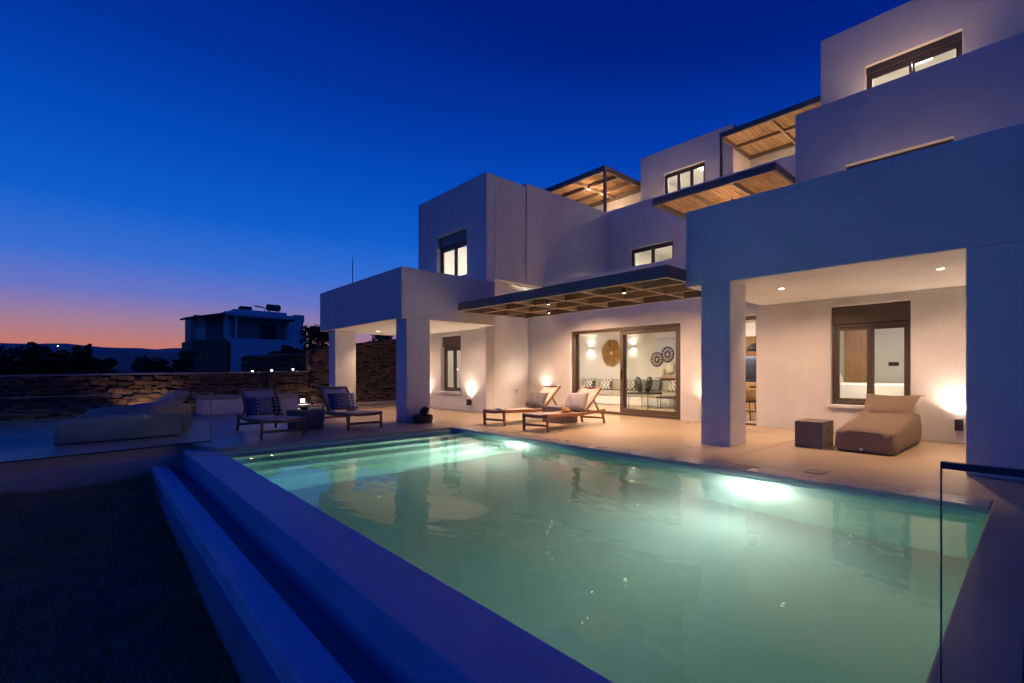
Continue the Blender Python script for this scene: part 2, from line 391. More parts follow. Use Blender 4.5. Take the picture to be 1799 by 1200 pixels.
# ------------------------------------------------------------------ terrain
def terrain():
    mb = MB(); prof = []
    rnd = random.Random(3)
    ph = [rnd.uniform(0, 6.28) for _ in range(8)]
    def far(az): return (.0345+.0035*math.sin(az*7+ph[0])+.004*math.sin(az*15+ph[1])+.0022*math.sin(az*42+ph[2])+.0011*math.sin(az*97+ph[4]))
    def mid(az, deg): return .017+.012*max(0, min(1, (100-deg)/14))+.003*math.sin(az*11+ph[3])+.0012*math.sin(az*53+ph[5])
    rs = [14, 22, 26, 34, 45, 60, 90, 140, 220, 330, 420, 600, 900, 1400, 2000, 2500, 3000, 3300, 3600, 5000]
    N = 360
    near, fars = MB(), MB()
    def H(r, az):
        deg = math.degrees(az)
        if r <= 14: return -1.3
        if r <= 22: return -1.2
        m = mid(az, deg)
        if r <= 420: return min(1, (r-22)/8)*(.6) + (r/420)*m*420*(.55+.45*r/420)-.3+.25*math.sin(r*.4+az*30)
        if r <= 900: return m*420*(1-.25*(r-420)/480)
        t = min(1, (r-900)/2400); s = far(az)
        z = m*420*.75*(1-t)+s*3300*t**1.3
        if r > 3300: z = s*3300*(1-.3*(r-3300)/1700)
        return z+6*math.sin(r*.01+az*60)*t
    for m_, sub in ((near, rs[:13]), (fars, rs[12:])):
        for r in sub:
            for i in range(N):
                a = 2*math.pi*i/N       # angle left of +Y
                m_.v.append((-math.sin(a)*r, math.cos(a)*r, H(r, a)))
        for k in range(len(sub)-1):
            for i in range(N):
                m_.f.append((k*N+i, k*N+(i+1) % N, (k+1)*N+(i+1) % N, (k+1)*N+i))
    near.f.append(tuple(range(N)))
    struct(near.build('terrain', M['terrain'], smooth=True))
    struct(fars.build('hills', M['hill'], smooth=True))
terrain()

# ------------------------------------------------------------------ pool, decks, lawn
PX0, PX1, PY0, PY1, WZ = -9.28, -.33, 1.38, 5.07, -.085
basin = MB()
basin.box(PX0-.3, PX1+.3, PY0-.02, PY1+.3, -1.75, -1.45)                     # floor
basin.box(PX0-.3, PX1+.3, PY1, PY1+.28, -1.45, -.05)
basin.box(PX1, PX1+.28, PY0-.35, PY1-.003, -1.45, -.05)
basin.box(PX0-.3, PX0, PY0-.35, PY1-.003, -1.45, -.05)
struct(basin.build('pool_basin', M['pool'], bevel=.01))
st = MB()
for i, z in enumerate((-.16, -.42, -.68, -.94, -1.2)):
    st.box(PX0+.003, PX0+.42*(i+1), PY0+.003, PY1-.006, z-.26 if i < 4 else -1.447, z)
struct(st.build('pool_steps', M['pool'], bevel=.012))
struct(MB().box(PX0-.28, PX1+.25, PY0-.10, PY1+.2, -1.6, WZ).build('pool_water', M['water']))
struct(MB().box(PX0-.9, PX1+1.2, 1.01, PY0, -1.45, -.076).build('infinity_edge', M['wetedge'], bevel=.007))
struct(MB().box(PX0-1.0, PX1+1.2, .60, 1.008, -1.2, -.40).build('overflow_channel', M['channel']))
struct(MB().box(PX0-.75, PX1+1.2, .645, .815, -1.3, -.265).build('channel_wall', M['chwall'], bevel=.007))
# deck slabs with shrinkage joints
def deck(poly, z1=0, z0=-.3): return struct(MB().prism(poly, z0, z1).build('deck', M['deck'], bevel=.012))
G = .006
JX = -3.15
DY = PY1+.30
deck([(-18.55, DY), (PX0-.3-G, DY), (PX0-.3-G, 16), (-18.55, 16)])
deck([(PX0-.3, DY), (JX-G, DY), (JX-G, 9.28), (PX0-.3, 9.28)])
deck([(JX, DY), (4, DY), (4, 9.28), (JX, 9.28)])
deck([(PX0-.3, 9.29), (4, 9.29), (4, 16), (PX0-.3, 16)], z1=.012)
deck([(-18.55, -7), (-8.3, -7), (-9.87, -.71), (-10.33, 1.12), (PX0-.30, 1.30), (PX0-.3, DY-G), (-18.55, DY-G)])
deck([(PX1+.28, 2.04), (4, 2.04), (4, DY-G), (PX1+.28, DY-G)])
struct(MB().box(PX0-.02, PX1-.0, PY1-.03, DY-.006, -.05, .004).build('pool_coping', M['coping'], bevel=.014, seg=3))
struct(MB().box(PX1-.0+.004, PX1+.275, 1.9, DY-.006, -.05, .003).build('pool_coping', M['deck'], bevel=.012))
struct(MB().box(PX0-.295, PX0-.025, 1.30, DY-.006, -.05, .003).build('pool_coping', M['deck'], bevel=.012))
# plinth ledge below the left terrace edge
struct(MB().prism([(-8.2, -7), (-8.05, -7), (-9.72, -.68), (-10.12, 1.10), (-10.33, 1.12), (-9.87, -.71)], -.9, -.135).build('terrace_plinth', M['coping'], bevel=.012))

def lawn():
    mb = MB(); nx, ny = 90, 44
    rnd = random.Random(11)
    def h(x, y): return -.70+.30*max(0, min(1, (-x-4)/5.6))+.035*math.sin(x*2.1+y)*math.cos(y*2.7-x*.6)+.02*math.sin(x*6.3)*math.sin(y*5.1)
    for j in range(ny+1):
        for i in range(nx+1):
            x = -10.4+12*i/nx; y = -6+6.66*j/ny; mb.v.append((x, y, h(x, y)))
    for j in range(ny):
        for i in range(nx):
            q = j*(nx+1)+i; mb.f.append((q, q+1, q+nx+2, q+nx+1))
    struct(mb.build('lawn', M['soil'], smooth=True))
    g = MB()
    for _ in range(60000):
        x = -10.1+9.6*rnd.random()**.9; y = .64-4.2*rnd.random()**1.4
        if x < -9.9+(y-(-.7))*-.25: continue
        z = h(x, y); L = rnd.uniform(.03, .11); a = rnd.uniform(0, 6.28); b = rnd.uniform(.1, .9)*L; w = rnd.uniform(.002, .005)
        c, s_ = math.cos(a), math.sin(a); k = len(g.v)
        g.v += [(x-s_*w, y+c*w, z-.01), (x+s_*w, y-c*w, z-.01), (x+c*b, y+s_*b, z+L*.9)]
        g.f.append((k, k+1, k+2))
    me = bpy.data.meshes.new('grass'); me.from_pydata(g.v, [], g.f); me.materials.append(M['grass'])
    o = bpy.data.objects.new('grass', me); col.objects.link(o); tag(o, 'dark short grass on the slope below the pool', 'grass', kind='stuff')
    lab = ['long pale dry stalk leaning in the middle of the lawn', 'tallest thin dry stalk near the bottom of the channel wall', 'short dry stalk in the upper middle of the lawn, right one', 'short dry stalk in the upper middle of the lawn, left one', 'dry stalk arching low at the left edge of the lawn',
           'widest arching dry stalk at the bottom left corner', 'small bent dry stalk at the left of the lawn', 'small dry stalk farthest back near the terrace plinth', 'small dry stalk close to the channel wall']
    for i, (x, y, hh, lean, az) in enumerate([(-4.1, -.2, .32, .3, .3), (-3.2, .1, .55, .25, 2.4), (-5.3, .15, .28, .2, 1.2), (-6.0, .25, .25, .18, 1.0), (-3.6, -.55, .3, .32, 3.3),
                                     (-3.0, -.75, .35, .4, .2), (-5.0, -.5, .22, .2, 4), (-6.6, -.2, .22, .15, 5), (-4.6, .3, .2, .12, 2)]):
        z = h(x, y); c, s_ = math.cos(az), math.sin(az)
        pts = [(x+c*lean*t*t, y+s_*lean*t*t, z+hh*(t-.35*t*t)) for t in (0, .25, .5, .75, 1)]
        o = MB().tube(pts, [.004, .0035, .003, .0025, .0012], 5).build('dry_stalk', M['dry'])
        tag(o, lab[i], 'dry stalk', 'dry stalks in the grass')
lawn()

# ------------------------------------------------------------------ villa
villa = thing('villa', 'white cubic three storey villa with terraces lit warmly behind the pool', 'villa', (-6, 9.3, 0))
P_ = M['plaster']; I_ = M['plaster_in']
BV = .018
def vpart(mb, name='wall', m=None, bevel=BV, **k): return mb.build(name, m or P_, villa, bevel=bevel, **k)
# ground floor
WA = (-14.19, -12.99, .56, 2.26)
TW = (-14.41, -12.64, 3.95, 5.4)
vpart(wall_grid('x', -15.69, -11.63, 0, 3.60, 7.35, 7.60, [WA]), dissolve=True)
vpart(wall_grid('x', -15.69, -11.60, 3.602, 6.73, 7.34, 7.60, [TW]), dissolve=True)
vpart(MB().prism([(-11.9, 7.602), (-11.63, 7.602), (-12.28, 9.3), (-12.55, 9.3)], 0, 3.755))
DOOR = (-10.3, -6.45, 0, 2.33); KIT = (-5.5, -4.52, 0, 2.36); BED = (-3.01, -1.69, .54, 2.385)
vpart(wall_grid('x', -12.56, 4, 0, 3.88, 9.302, 9.52, [DOOR, KIT, BED]), dissolve=True)
# left portico
vpart(MB().prism([(-16.47, 4.69), (-10.84, 4.69), (-10.84, 7.12), (-11.602, 7.12), (-11.602, 7.338), (-16.47, 7.338)], 2.38, 3.54), 'portico_roof')
vpart(MB().box(-11.39, -10.845, 4.80, 5.36, 0, 2.379), 'column', bevel=.012)
vpart(MB().box(-16.02, -15.5, 4.80, 5.36, 0, 2.379), 'column', bevel=.012)
# right portico
vpart(MB().box(-4.40, 4, 6.5, 9.30, 2.54, 3.78), 'portico_roof')
vpart(MB().box(-4.11, -3.59, 6.508, 7.03, 0, 2.539), 'column', bevel=.012)
vpart(MB().box(-.64, .55, 6.508, 7.2, 0, 2.539), 'column', bevel=.012)
vpart(MB().box(-.70, -.44, 7.21, 9.3, 0, 2.539)) if False else None
# first floor
vpart(MB().box(-11.86, -11.60, 7.602, 8.56, 3.775, 6.72))
vpart(MB().box(-11.92, -11.63, 8.562, 8.708, 3.757, 6.71))
vpart(MB().box(-11.86, -11.60, 8.71, 12.248, 3.77, 6.82))
vpart(MB().box(-15.69, -15.45, 7.602, 15, 0, 6.72))
L1W = (-10.58, -8.77, 4.1, 5.34)
vpart(wall_grid('x', -11.86, -4.122, 3.0, 6.87, 12.25, 12.48, [L1W]), dissolve=True)
RW = (-3.07, -1.2, 4.0, 5.44)
vpart(wall_grid('x', -4.12, 4, 3.2, 6.87, 10.40, 10.62, [RW]), dissolve=True)
vpart(MB().box(-4.12, -3.9, 10.622, 12.248, 3.2, 6.87))
# floor and roof slabs
vpart(MB().prism([(-15.45, 7.6), (-11.87, 7.6), (-12.5, 9.29), (-12.5, 12.2), (-15.45, 12.2)], 3.2, 3.756), 'floor_slab')
vpart(MB().box(-12.5, 4, 9.53, 12.2, 2.75, 3.0), 'floor_slab')
vpart(MB().box(-15.45, 4, 12.49, 17, 2.75, 3.0), 'floor_slab')
vpart(MB().box(-15.44, -11.87, 7.61, 12.2, 6.0, 6.2), 'roof_slab')
vpart(MB().box(-15.44, 4, 12.49, 17, 6.0, 6.2), 'roof_slab')
vpart(MB().box(-3.89, 4, 10.63, 12.24, 6.0, 6.2), 'roof_slab')
vpart(MB().box(-15.45, 4, 16.8, 17.02, 0, 6.2))
# second floor
L2W = (-10.46, -8.69, 6.95, 8.42)
vpart(wall_grid('x', -11.55, -7.6, 6.2, 9.32, 14.0, 14.22, [L2W]), dissolve=True)
vpart(MB().box(-7.82, -7.6, 14.222, 15.2, 6.2, 9.30))
L2D = (-6.85, -5.0, 6.3, 8.22)
vpart(wall_grid('x', -7.82, -3.9, 6.2, 9.3, 15.202, 15.4, [L2D]), dissolve=True)
vpart(MB().box(-15.69, -11.552, 14.8, 15.0, 6.2, 8.45))
TB = (-3.16, -1.27, 7.1, 8.43)
vpart(wall_grid('x', -4.21, 4, 6.872, 9.53, 12.252, 12.48, [TB]), dissolve=True)
vpart(MB().box(-4.21, -3.98, 12.482, 15.2, 6.872, 9.53))
vpart(MB().box(-11.5, -7.83, 14.23, 17, 9.0, 9.15), 'roof_slab')
vpart(MB().box(-3.97, 4, 12.49, 17, 9.2, 9.35), 'roof_slab')
vpart(MB().box(-7.8, -3.98, 15.41, 17, 9.0, 9.15), 'roof_slab')
# closures on the unseen right and rear
vpart(MB().box(-15.69, 4.2, 17.03, 17.2, 0, 9.4)); vpart(MB().box(4.01, 4.2, 9.31, 17.02, 0, 9.4))

# rooms behind the windows: shells of inner walls, ceilings, floors
def room(x0, x1, y0, y1, z0, z1, t=.06, m=None):
    mb = MB()
    mb.box(x0-t, x1+t, y1, y1+t, z0, z1); mb.box(x0-t, x0, y0, y1-.001, z0, z1); mb.box(x1, x1+t, y0, y1-.001, z0, z1)
    mb.box(x0-t, x1+t, y0, y1+t, z1+.001, z1+t)
    return mb.build('room_wall', m or I_, villa)
room(-14.9, -4.40, 9.53, 13.2, .02, 2.6)
room(-4.22, .6, 9.53, 12.6, .02, 2.6)
room(-15.38, -12.40, 7.61, 9.1, .02, 2.7)
room(-15.38, -11.95, 7.62, 11.5, 3.76, 5.9)
room(-11.5, -7.4, 12.49, 15.5, 3.0, 5.75)
room(-3.8, .8, 10.63, 12.1, 3.2, 5.8)
room(-11.3, -8.1, 14.23, 16.6, 6.25, 8.8)
room(-7.4, -4.4, 15.41, 16.7, 6.25, 8.7)
room(-3.9, .5, 12.49, 15.6, 6.25, 8.9)
MB().box(-11.3, -8.1, 14.3, 16.6, 6.2, 6.26).build('floor_slab', I_, villa)

def frame_rect(x0, x1, z0, z1, w, y0, y1):
    mb = MB(); mb.box(x0, x0+w, y0, y1, z0, z1); mb.box(x1-w, x1, y0, y1, z0, z1)
    mb.box(x0+w, x1-w, y0, y1, z0, z0+w); mb.box(x0+w, x1-w, y0, y1, z1-w, z1); return mb
def window(op, y, shutter=.32, sill=True, leaves=2, m=None, fw=.06, sw=.055):
    m = m or M['alu']; x0, x1, z0, z1 = op
    x0 += .003; x1 -= .003; z0 += .003; z1 -= .003
    zt = z1-shutter if shutter else z1
    f = frame_rect(x0, x1, z0, zt, fw, y, y+.09).build('window', m, villa, bevel=.004)
    n = leaves; wi = (x1-x0-2*fw)/n
    for i in range(n):
        a, b = x0+fw+i*wi+.003, x0+fw+(i+1)*wi-.003; yy = y+.012 if i % 2 == 0 else y+.020
        frame_rect(a, b, z0+fw+.003, zt-fw-.003, sw, yy, yy+.05).build('sash', m, f, bevel=.004)
        MB().box(a+sw-.004, b-sw+.004, yy+.02, yy+.028, z0+fw+sw, zt-fw-sw).build('pane', M['glass'], f)
    if shutter:
        MB().box(x0, x1, y-.05, y+.12, zt+.002, z1).build('shutter_box', m, f, bevel=.006)
    if sill:
        MB().box(x0-.05, x1+.05, y-.20, y-.004, z0-.055, z0-.001).build('sill', P_, f, bevel=.006)
    return f
window(WA, 7.47, .32)
window(TW, 7.47, .34, m=M['alu_d'])
window(BED, 9.42, .33)
window(L1W, 12.36, 0, m=M['alu_d'], sill=False)
window(RW, 10.5, 0, m=M['alu_d'], sill=False)
window(L2W, 14.1, 0, m=M['alu_d'], sill=False, leaves=3)
window(L2D, 15.3, 0, m=M['alu'], sill=False)
window(TB, 12.37, .15, m=M['alu_d'], sill=False)

# big sliding door: outer frame, fixed and open leaf
def sliding():
    x0, x1, z0, z1 = DOOR; y = 9.36; m = M['alu']
    f = frame_rect(x0+.003, x1-.003, .013, z1-.003, .07, y, y+.16).build('sliding_door', m, villa, bevel=.004)
    xm = -8.42
    def leaf(a, b, yy, sw=.11):
        s_ = frame_rect(a, b, .085, z1-.078, sw, yy, yy+.05).build('sash', m, f, bevel=.005)
        MB().box(a+sw-.004, b-sw+.004, yy+.02, yy+.03, .085+sw, z1-.078-sw).build('pane', M['glass'], f); return s_
    leaf(xm-.02, x1-.075, y+.02); leaf(xm+.03, x1-.125, y+.09, .09)
    MB().box(xm+.02, xm+.05, y-.012, y+.018, .95, 1.2).build('handle', M['black'], f, bevel=.004)
    MB().box(x0+.08, x0+.17, y+.1, y+.14, .085, z1-.08).build('sash', M['alu_d'], f)
sliding()
def kitchen_door():
    x0, x1, z0, z1 = KIT
    f = MB().box(x0+.003, x1-.003, 9.40, 9.5, z1-.08, z1-.003).box(x0+.003, x1-.003, 9.40, 9.5, .013, .05).box(x0+.003, x0+.06, 9.40, 9.5, .051, z1-.081).build('sliding_door', M['alu'], villa, bevel=.004)
    frame_rect(x0+.06, x0+.62, .055, z1-.085, .08, 9.42, 9.46).build('sash', M['alu'], f)
    MB().box(x0+.13, x0+.55, 9.435, 9.445, .13, z1-.16).build('pane', M['glass'], f)
kitchen_door()
# thin conduit covers below the uplights and outside tap
# ------------------------------------------------------------------ pergolas
def pergola(label, x0, x1, y0, y1, z0, h, xs, ys, pitch=.029, posts=(), beams=(.06, .12), loc=None, front_m=None):
    t = thing('pergola', label, 'pergola', (x0, y0, z0 if not posts else posts[0][2]), 0, 'cane roofed pergolas of the villa')
    fm = front_m or M['beam']
    B = .07
    MB().box(x0, x1, y0, y0+B, z0, z0+h).build('beam', fm, t, bevel=.004)
    MB().box(x0, x1, y1-B, y1, z0, z0+h).build('beam', fm, t, bevel=.004)
    MB().box(x0, x0+B, y0+B+.001, y1-B-.001, z0+.002, z0+h-.002).build('beam', fm, t, bevel=.004)
    MB().box(x1-B, x1, y0+B+.001, y1-B-.001, z0+.002, z0+h-.002).build('beam', fm, t, bevel=.004)
    for x in xs: MB().box(x-.03, x+.03, y0+B+.001, y1-B-.001, z0+.012, z0+h-.05).build('rafter', M['beam_in'], t, bevel=.003)
    xc = sorted([x0+B, *[x for x in xs], x1-B])
    for y in ys:
        for a, b in zip(xc[:-1], xc[1:]):
            MB().box(a+.031, b-.031, y-.03, y+.03, z0+.012, z0+h-.052).build('batten', M['beam_in'], t, bevel=.003)
    rd = MB(); rnd = random.Random(int(x0*100)); x = x0+B+.01
    while x < x1-B-.008:
        r = rnd.uniform(.009, .0145); j = rnd.uniform(-.006, .006); zc = z0+h-.036+rnd.uniform(-.003, .004)
        rd.tube([(x, y0+B+.004, zc), (x+j, (y0+y1)/2, zc+rnd.uniform(-.004, .004)), (x+j*.5, y1-B-.004, zc)], [r, r*.95, r*.85], 5, False)
        x += pitch*rnd.uniform(.85, 1.2)
    o = rd.build('reed_mat', M['reed'], t, smooth=True); o['kind'] = 'stuff'
    MB().box(x0+B, x1-B, y0+B, y1-B, z0+h-.02, z0+h-.012).build('gap_backing', M['beam'], t)  # added dark sheet, gives the gaps between canes their shade
    for (px, py, pz) in posts: MB().box(px, px+.09, py, py+.09, pz, z0-.001).build('post', fm, t, bevel=.004)
    return t
pergola('long flat cane pergola over the ground floor sliding door', -10.72, -4.41, 6.0, 8.05, 2.64, .20, [-10.72+6.31*i/6 for i in range(1, 6)], [6.68, 7.36])
pergola('square cane pergola with a corner post on the roof terrace, leftmost of the upper ones', -15.3, -11.83, 12.34, 14.78, 8.42, .20, [-13.55], [13.15, 13.95], posts=[(-11.93, 12.35, 6.2)])
pergola('topmost cane pergola with a dark post beside the second floor terrace door', -7.6, -4.3, 13.1, 15.15, 8.48, .16, [-5.95], [14.1], posts=[(-7.59, 13.11, 6.2)])
pergola('narrow cane canopy projecting just above the blue portico wall', -7.48, -4.2, 9.55, 11.6, 5.4, .17, [-6.4, -5.3], [])

# ------------------------------------------------------------------ light fittings
def downlight(x, y, z, e, label, size=.09, group='recessed ceiling lights', blend=.6, sp=138):
    t = thing('ceiling_light', label, 'ceiling light', (x, y, z), 0, group)
    MB().lathe([(size*.5, -.004), (size*.72, -.004), (size*.72, 0)], (x, y, z), 20).build('trim_ring', M['white'], t)
    MB().lathe([(.001, -.003), (size*.5, -.003)], (x, y, z), 20).build('diffuser', E_DOWN, t)
    lamp('SPOT', (x, y, z-.012), e, WARM, .03, size=sp, blend=blend, aim=(0, .26, -1), parent=t)
E_DOWN = emit('warm_diffuser', (1, .82, .62), 14)
DL = 170
downlight(-3.25, 7.62, 2.54, DL, 'round ceiling light left of the bedroom window, under the right portico')
downlight(-1.02, 7.57, 2.54, DL, 'round ceiling light nearest the big blue column, under the right portico')
downlight(-14.98, 5.79, 2.38, DL*.8, 'ceiling light between the two columns of the left portico')
downlight(-11.77, 5.7, 2.38, DL*.8, 'ceiling light just right of the front column of the left portico')
def spot_can(x, y, z, e, label, group, sp=140):
    t = thing('spotlight', label, 'spotlight', (x, y, z), 0, group)
    MB().lathe([(.001, 0), (.045, 0), (.045, -.09), (.038, -.09)], (x, y, z), 16).build('housing', M['black'], t)
    MB().lathe([(.001, -.085), (.038, -.085)], (x, y, z), 16).build('diffuser', E_DOWN, t)
    lamp('SPOT', (x, y, z-.1), e, WARM, .03, size=sp, blend=.6, aim=(0, .45, -1), parent=t)
PL = 300
spot_can(-8.13, 6.69, 2.72, PL, 'small black spotlight near the middle of the long pergola, by its front beam', 'spotlights under the long pergola')
spot_can(-5.89, 6.66, 2.72, PL, 'small black spotlight under the right half of the long pergola', 'spotlights under the long pergola')
spot_can(-9.28, 7.66, 2.72, PL, 'small black spotlight at the rear left of the long pergola, by the wall', 'spotlights under the long pergola')
def bulb(x, y, z, e, label, group, r=.03, color=WARM):
    t = thing('terrace_lamp', label, 'lamp', (x, y, z), 0, group)
    MB().lathe([(.001, .05), (.035, .05), (.035, .0)], (x, y, z), 14).build('holder', M['black'], t)
    MB().lathe([(.001, -r), (r*.7, -r*.7), (r, 0)], (x, y, z), 14).build('bulb', E_BULB, t, smooth=True)
    lamp('POINT', (x, y, z-.09), e, color, .03, parent=t)
E_BULB = emit('warm_bulb', (1, .85, .66), 30)
bulb(-13.45, 13.13, 8.37, 20, 'bright bulb under the roof terrace pergola, left of its post', 'bulbs under the roof terrace pergola')
bulb(-13.42, 14.0, 8.37, 20, 'bright bulb under the roof terrace pergola, right of its post', 'bulbs under the roof terrace pergola')
bulb(-5.68, 10.42, 5.33, 6, 'small lamp under the narrow canopy above the portico', 'lamps under the upper canopies')

# up-lights fixed on walls: dark box, light washing upward
def uplight(x, y, z, e, label, post=True):
    t = thing('wall_uplight', label, 'wall light', (x, y-.09, z), 0, 'dark box uplights on the ground floor walls')
    mb = MB(); w = .05
    mb.box(x-w, x+w, y-.13, y-.125, z, z+.17); mb.box(x-w, x+w, y-.035, y-.03, z, z+.17)
    mb.box(x-w, x-w+.005, y-.1249, y-.0351, z, z+.17); mb.box(x+w-.005, x+w, y-.1249, y-.0351, z, z+.17); mb.box(x-w, x+w, y-.1249, y-.0351, z, z+.005)
    mb.build('housing', M['black'], t, bevel=.003)
    MB().lathe([(.001, 0), (.036, 0)], (x, y-.08, z+.150), 14).build('diffuser', E_UP, t)
    MB().box(x-.02, x+.02, y-.03, y-.0005, z+.04, z+.12).build('bracket', M['black'], t)
    lamp('SPOT', (x, y-.10, z+.185), e, WARM2, .025, size=150, blend=.8, aim=(0, -.36, 1), parent=t)
E_UP = emit('uplight_lens', (1, .85, .66), 25)
UL = 96
uplight(-15.0, 7.35, .20, UL, 'dark box uplight on the wall right behind the front column of the left portico')
uplight(-12.39, 7.35, .20, UL, 'dark box uplight between the small window and the wall corner')
uplight(-11.40, 9.30, .42, UL*.5, 'uplight on the wall behind the teak loungers, left of the sliding door')
uplight(-5.66, 9.30, .22, UL*.9, 'dark box uplight hidden behind the blue column, between sliding door and kitchen opening')
uplight(-1.0, 9.30, .22, UL*1.2, 'dark box uplight on the wall between the taupe beanbag and the big blue column')
MB_c = MB().box(-1.05, -.95, 9.285, 9.3005, .013, .2).build('conduit_cover', M['plaster_in'], villa)

# ------------------------------------------------------------------ pool lights
def pool_light(x, z, e, label):
    t = thing('pool_light', label, 'pool light', (x, PY1, z), 0, 'underwater pool lights')
    MB().lathe([(.10, -.004), (.125, -.004), (.125, -.008), (.10, -.010)], (x, PY1, z), 24, 'y').build('trim_ring', M['white'], t)
    MB().lathe([(.001, -.009), (.10, -.008)], (x, PY1, z), 24, 'y').build('lens', E_POOL, t)
    a_ = lamp('SPOT', (x, PY1-.05, z), e*.9, (1, 1, .95), .12, size=62, blend=1, aim=(0, -1, .16), parent=t)
    b_ = lamp('SPOT', (x, PY1-.06, z), e*.8, (1, 1, .90), .12, size=168, blend=.5, aim=(0, -1, -.04), parent=t)
    c_ = lamp('POINT', (x, PY1-.11, z), e*.15, (1, .86, .84), .028, parent=t)
    for q_ in (a_, b_, c_): q_.visible_transmission = False      # the lens disc itself is what one sees
def lens_mat():
    m = emit('pool_lamp_lens', (.95, 1, .94), 1); t = m.node_tree; e = [n for n in t.nodes if n.type == 'EMISSION'][0]
    co = t.nodes.new('ShaderNodeTexCoord'); ln = t.nodes.new('ShaderNodeVectorMath'); ln.operation = 'LENGTH'; t.links.new(co.outputs['Object'], ln.inputs[0])
    f = t.nodes.new('ShaderNodeMapRange'); f.interpolation_type = 'SMOOTHERSTEP'; f.inputs['From Min'].default_value = .0; f.inputs['From Max'].default_value = .1
    f.inputs['To Min'].default_value = 8; f.inputs['To Max'].default_value = 3
    t.links.new(ln.outputs['Value'], f.inputs['Value']); t.links.new(f.outputs[0], e.inputs[1]); return m
E_POOL = lens_mat()
PE = 480
pool_light(-7.04, -.42, PE*.66, 'white underwater light glowing on the far pool wall, left one')
pool_light(-2.47, -.42, PE, 'large white underwater light glowing on the far pool wall, right one')

# ------------------------------------------------------------------ room lamps (ceiling lamps that light the rooms seen through the glass)
def room_lamp(x, y, z, e, label, sx_=.35):
    t = thing('ceiling_lamp', label, 'ceiling lamp', (x, y, z), 0, 'ceiling lamps inside the villa')
    MB().box(x-sx_/2, x+sx_/2, y-sx_/2, y+sx_/2, z-.03, z-.001).build('diffuser', E_ROOM, t, bevel=.004)
    lamp('AREA', (x, y, z-.035), e, INNER, aim=(0, 0, -1), shape=(sx_, sx_), parent=t)
E_ROOM = emit('room_lamp_panel', INNER, 6)
room_lamp(-12.6, 9.95, 2.6, 110, 'ceiling lamp inside the left end of the living room')
room_lamp(-9.0, 9.95, 2.6, 110, 'ceiling lamp inside the living room behind the sliding door head')
room_lamp(-6.2, 9.95, 2.6, 60, 'ceiling lamp inside the kitchen end of the living room')
room_lamp(-2.4, 9.74, 2.6, 85, 'ceiling lamp inside the bedroom behind the brown window')
room_lamp(-13.6, 8.1, 2.7, 34, 'ceiling lamp inside the room behind the left portico')
room_lamp(-13.6, 9.0, 5.9, 110, 'ceiling lamp inside the tower room behind the corner window')
room_lamp(-9.5, 13.4, 5.75, 110, 'ceiling lamp inside the first floor room set back above the pergola')
room_lamp(-2.2, 11.3, 5.8, 60, 'ceiling lamp inside the first floor room behind the blue wall')
room_lamp(-9.5, 15.2, 8.8, 80, 'ceiling lamp inside the second floor room left of the dark post')
room_lamp(-5.9, 16.1, 8.7, 60, 'ceiling lamp inside the room with the upper terrace door')
room_lamp(-2.2, 13.6, 8.9, 110, 'ceiling lamp inside the topmost room')
# terrace floor lights, some of them added, that wash the upper walls and cane ceilings
def floor_light(x, y, z, e, label, color=WARM):
    t = thing('floor_light', label, 'floor light', (x, y, z), 0, 'terrace floor lights')
    MB().lathe([(.06, 0), (.06, .06), (.045, .06), (.045, .05), (.001, .05)], (x, y, z), 16).build('housing', M['black'], t)
    MB().lathe([(.001, .052), (.044, .052)], (x, y, z), 16).build('diffuser', E_DOWN, t)
    lamp('SPOT', (x, y, z+.08), e, color, .04, size=150, blend=.7, aim=(0, 0, 1), parent=t)
floor_light(-6.0, 14.3, 6.22, 182, 'floor light on the top terrace under the topmost pergola')
floor_light(-13.6, 13.7, 6.22, 150, 'added floor light on the roof terrace under the square pergola')  # unseen extra lamp, evens out the bulbs' light on the canes
floor_light(-9.6, 13.4, 6.22, 117, 'floor light on the roof terrace below the second floor window')
floor_light(-5.8, 10.9, 3.02, 195, 'added floor light on the first floor terrace under the narrow canopy')  # added lamp, lights the canopy softly in place of its small bulb
floor_light(-2.4, 11.6, 6.89, 117, 'floor light behind the parapet below the topmost window')
floor_light(-2.1, 9.85, 3.82, 52, 'floor light behind the portico parapet')

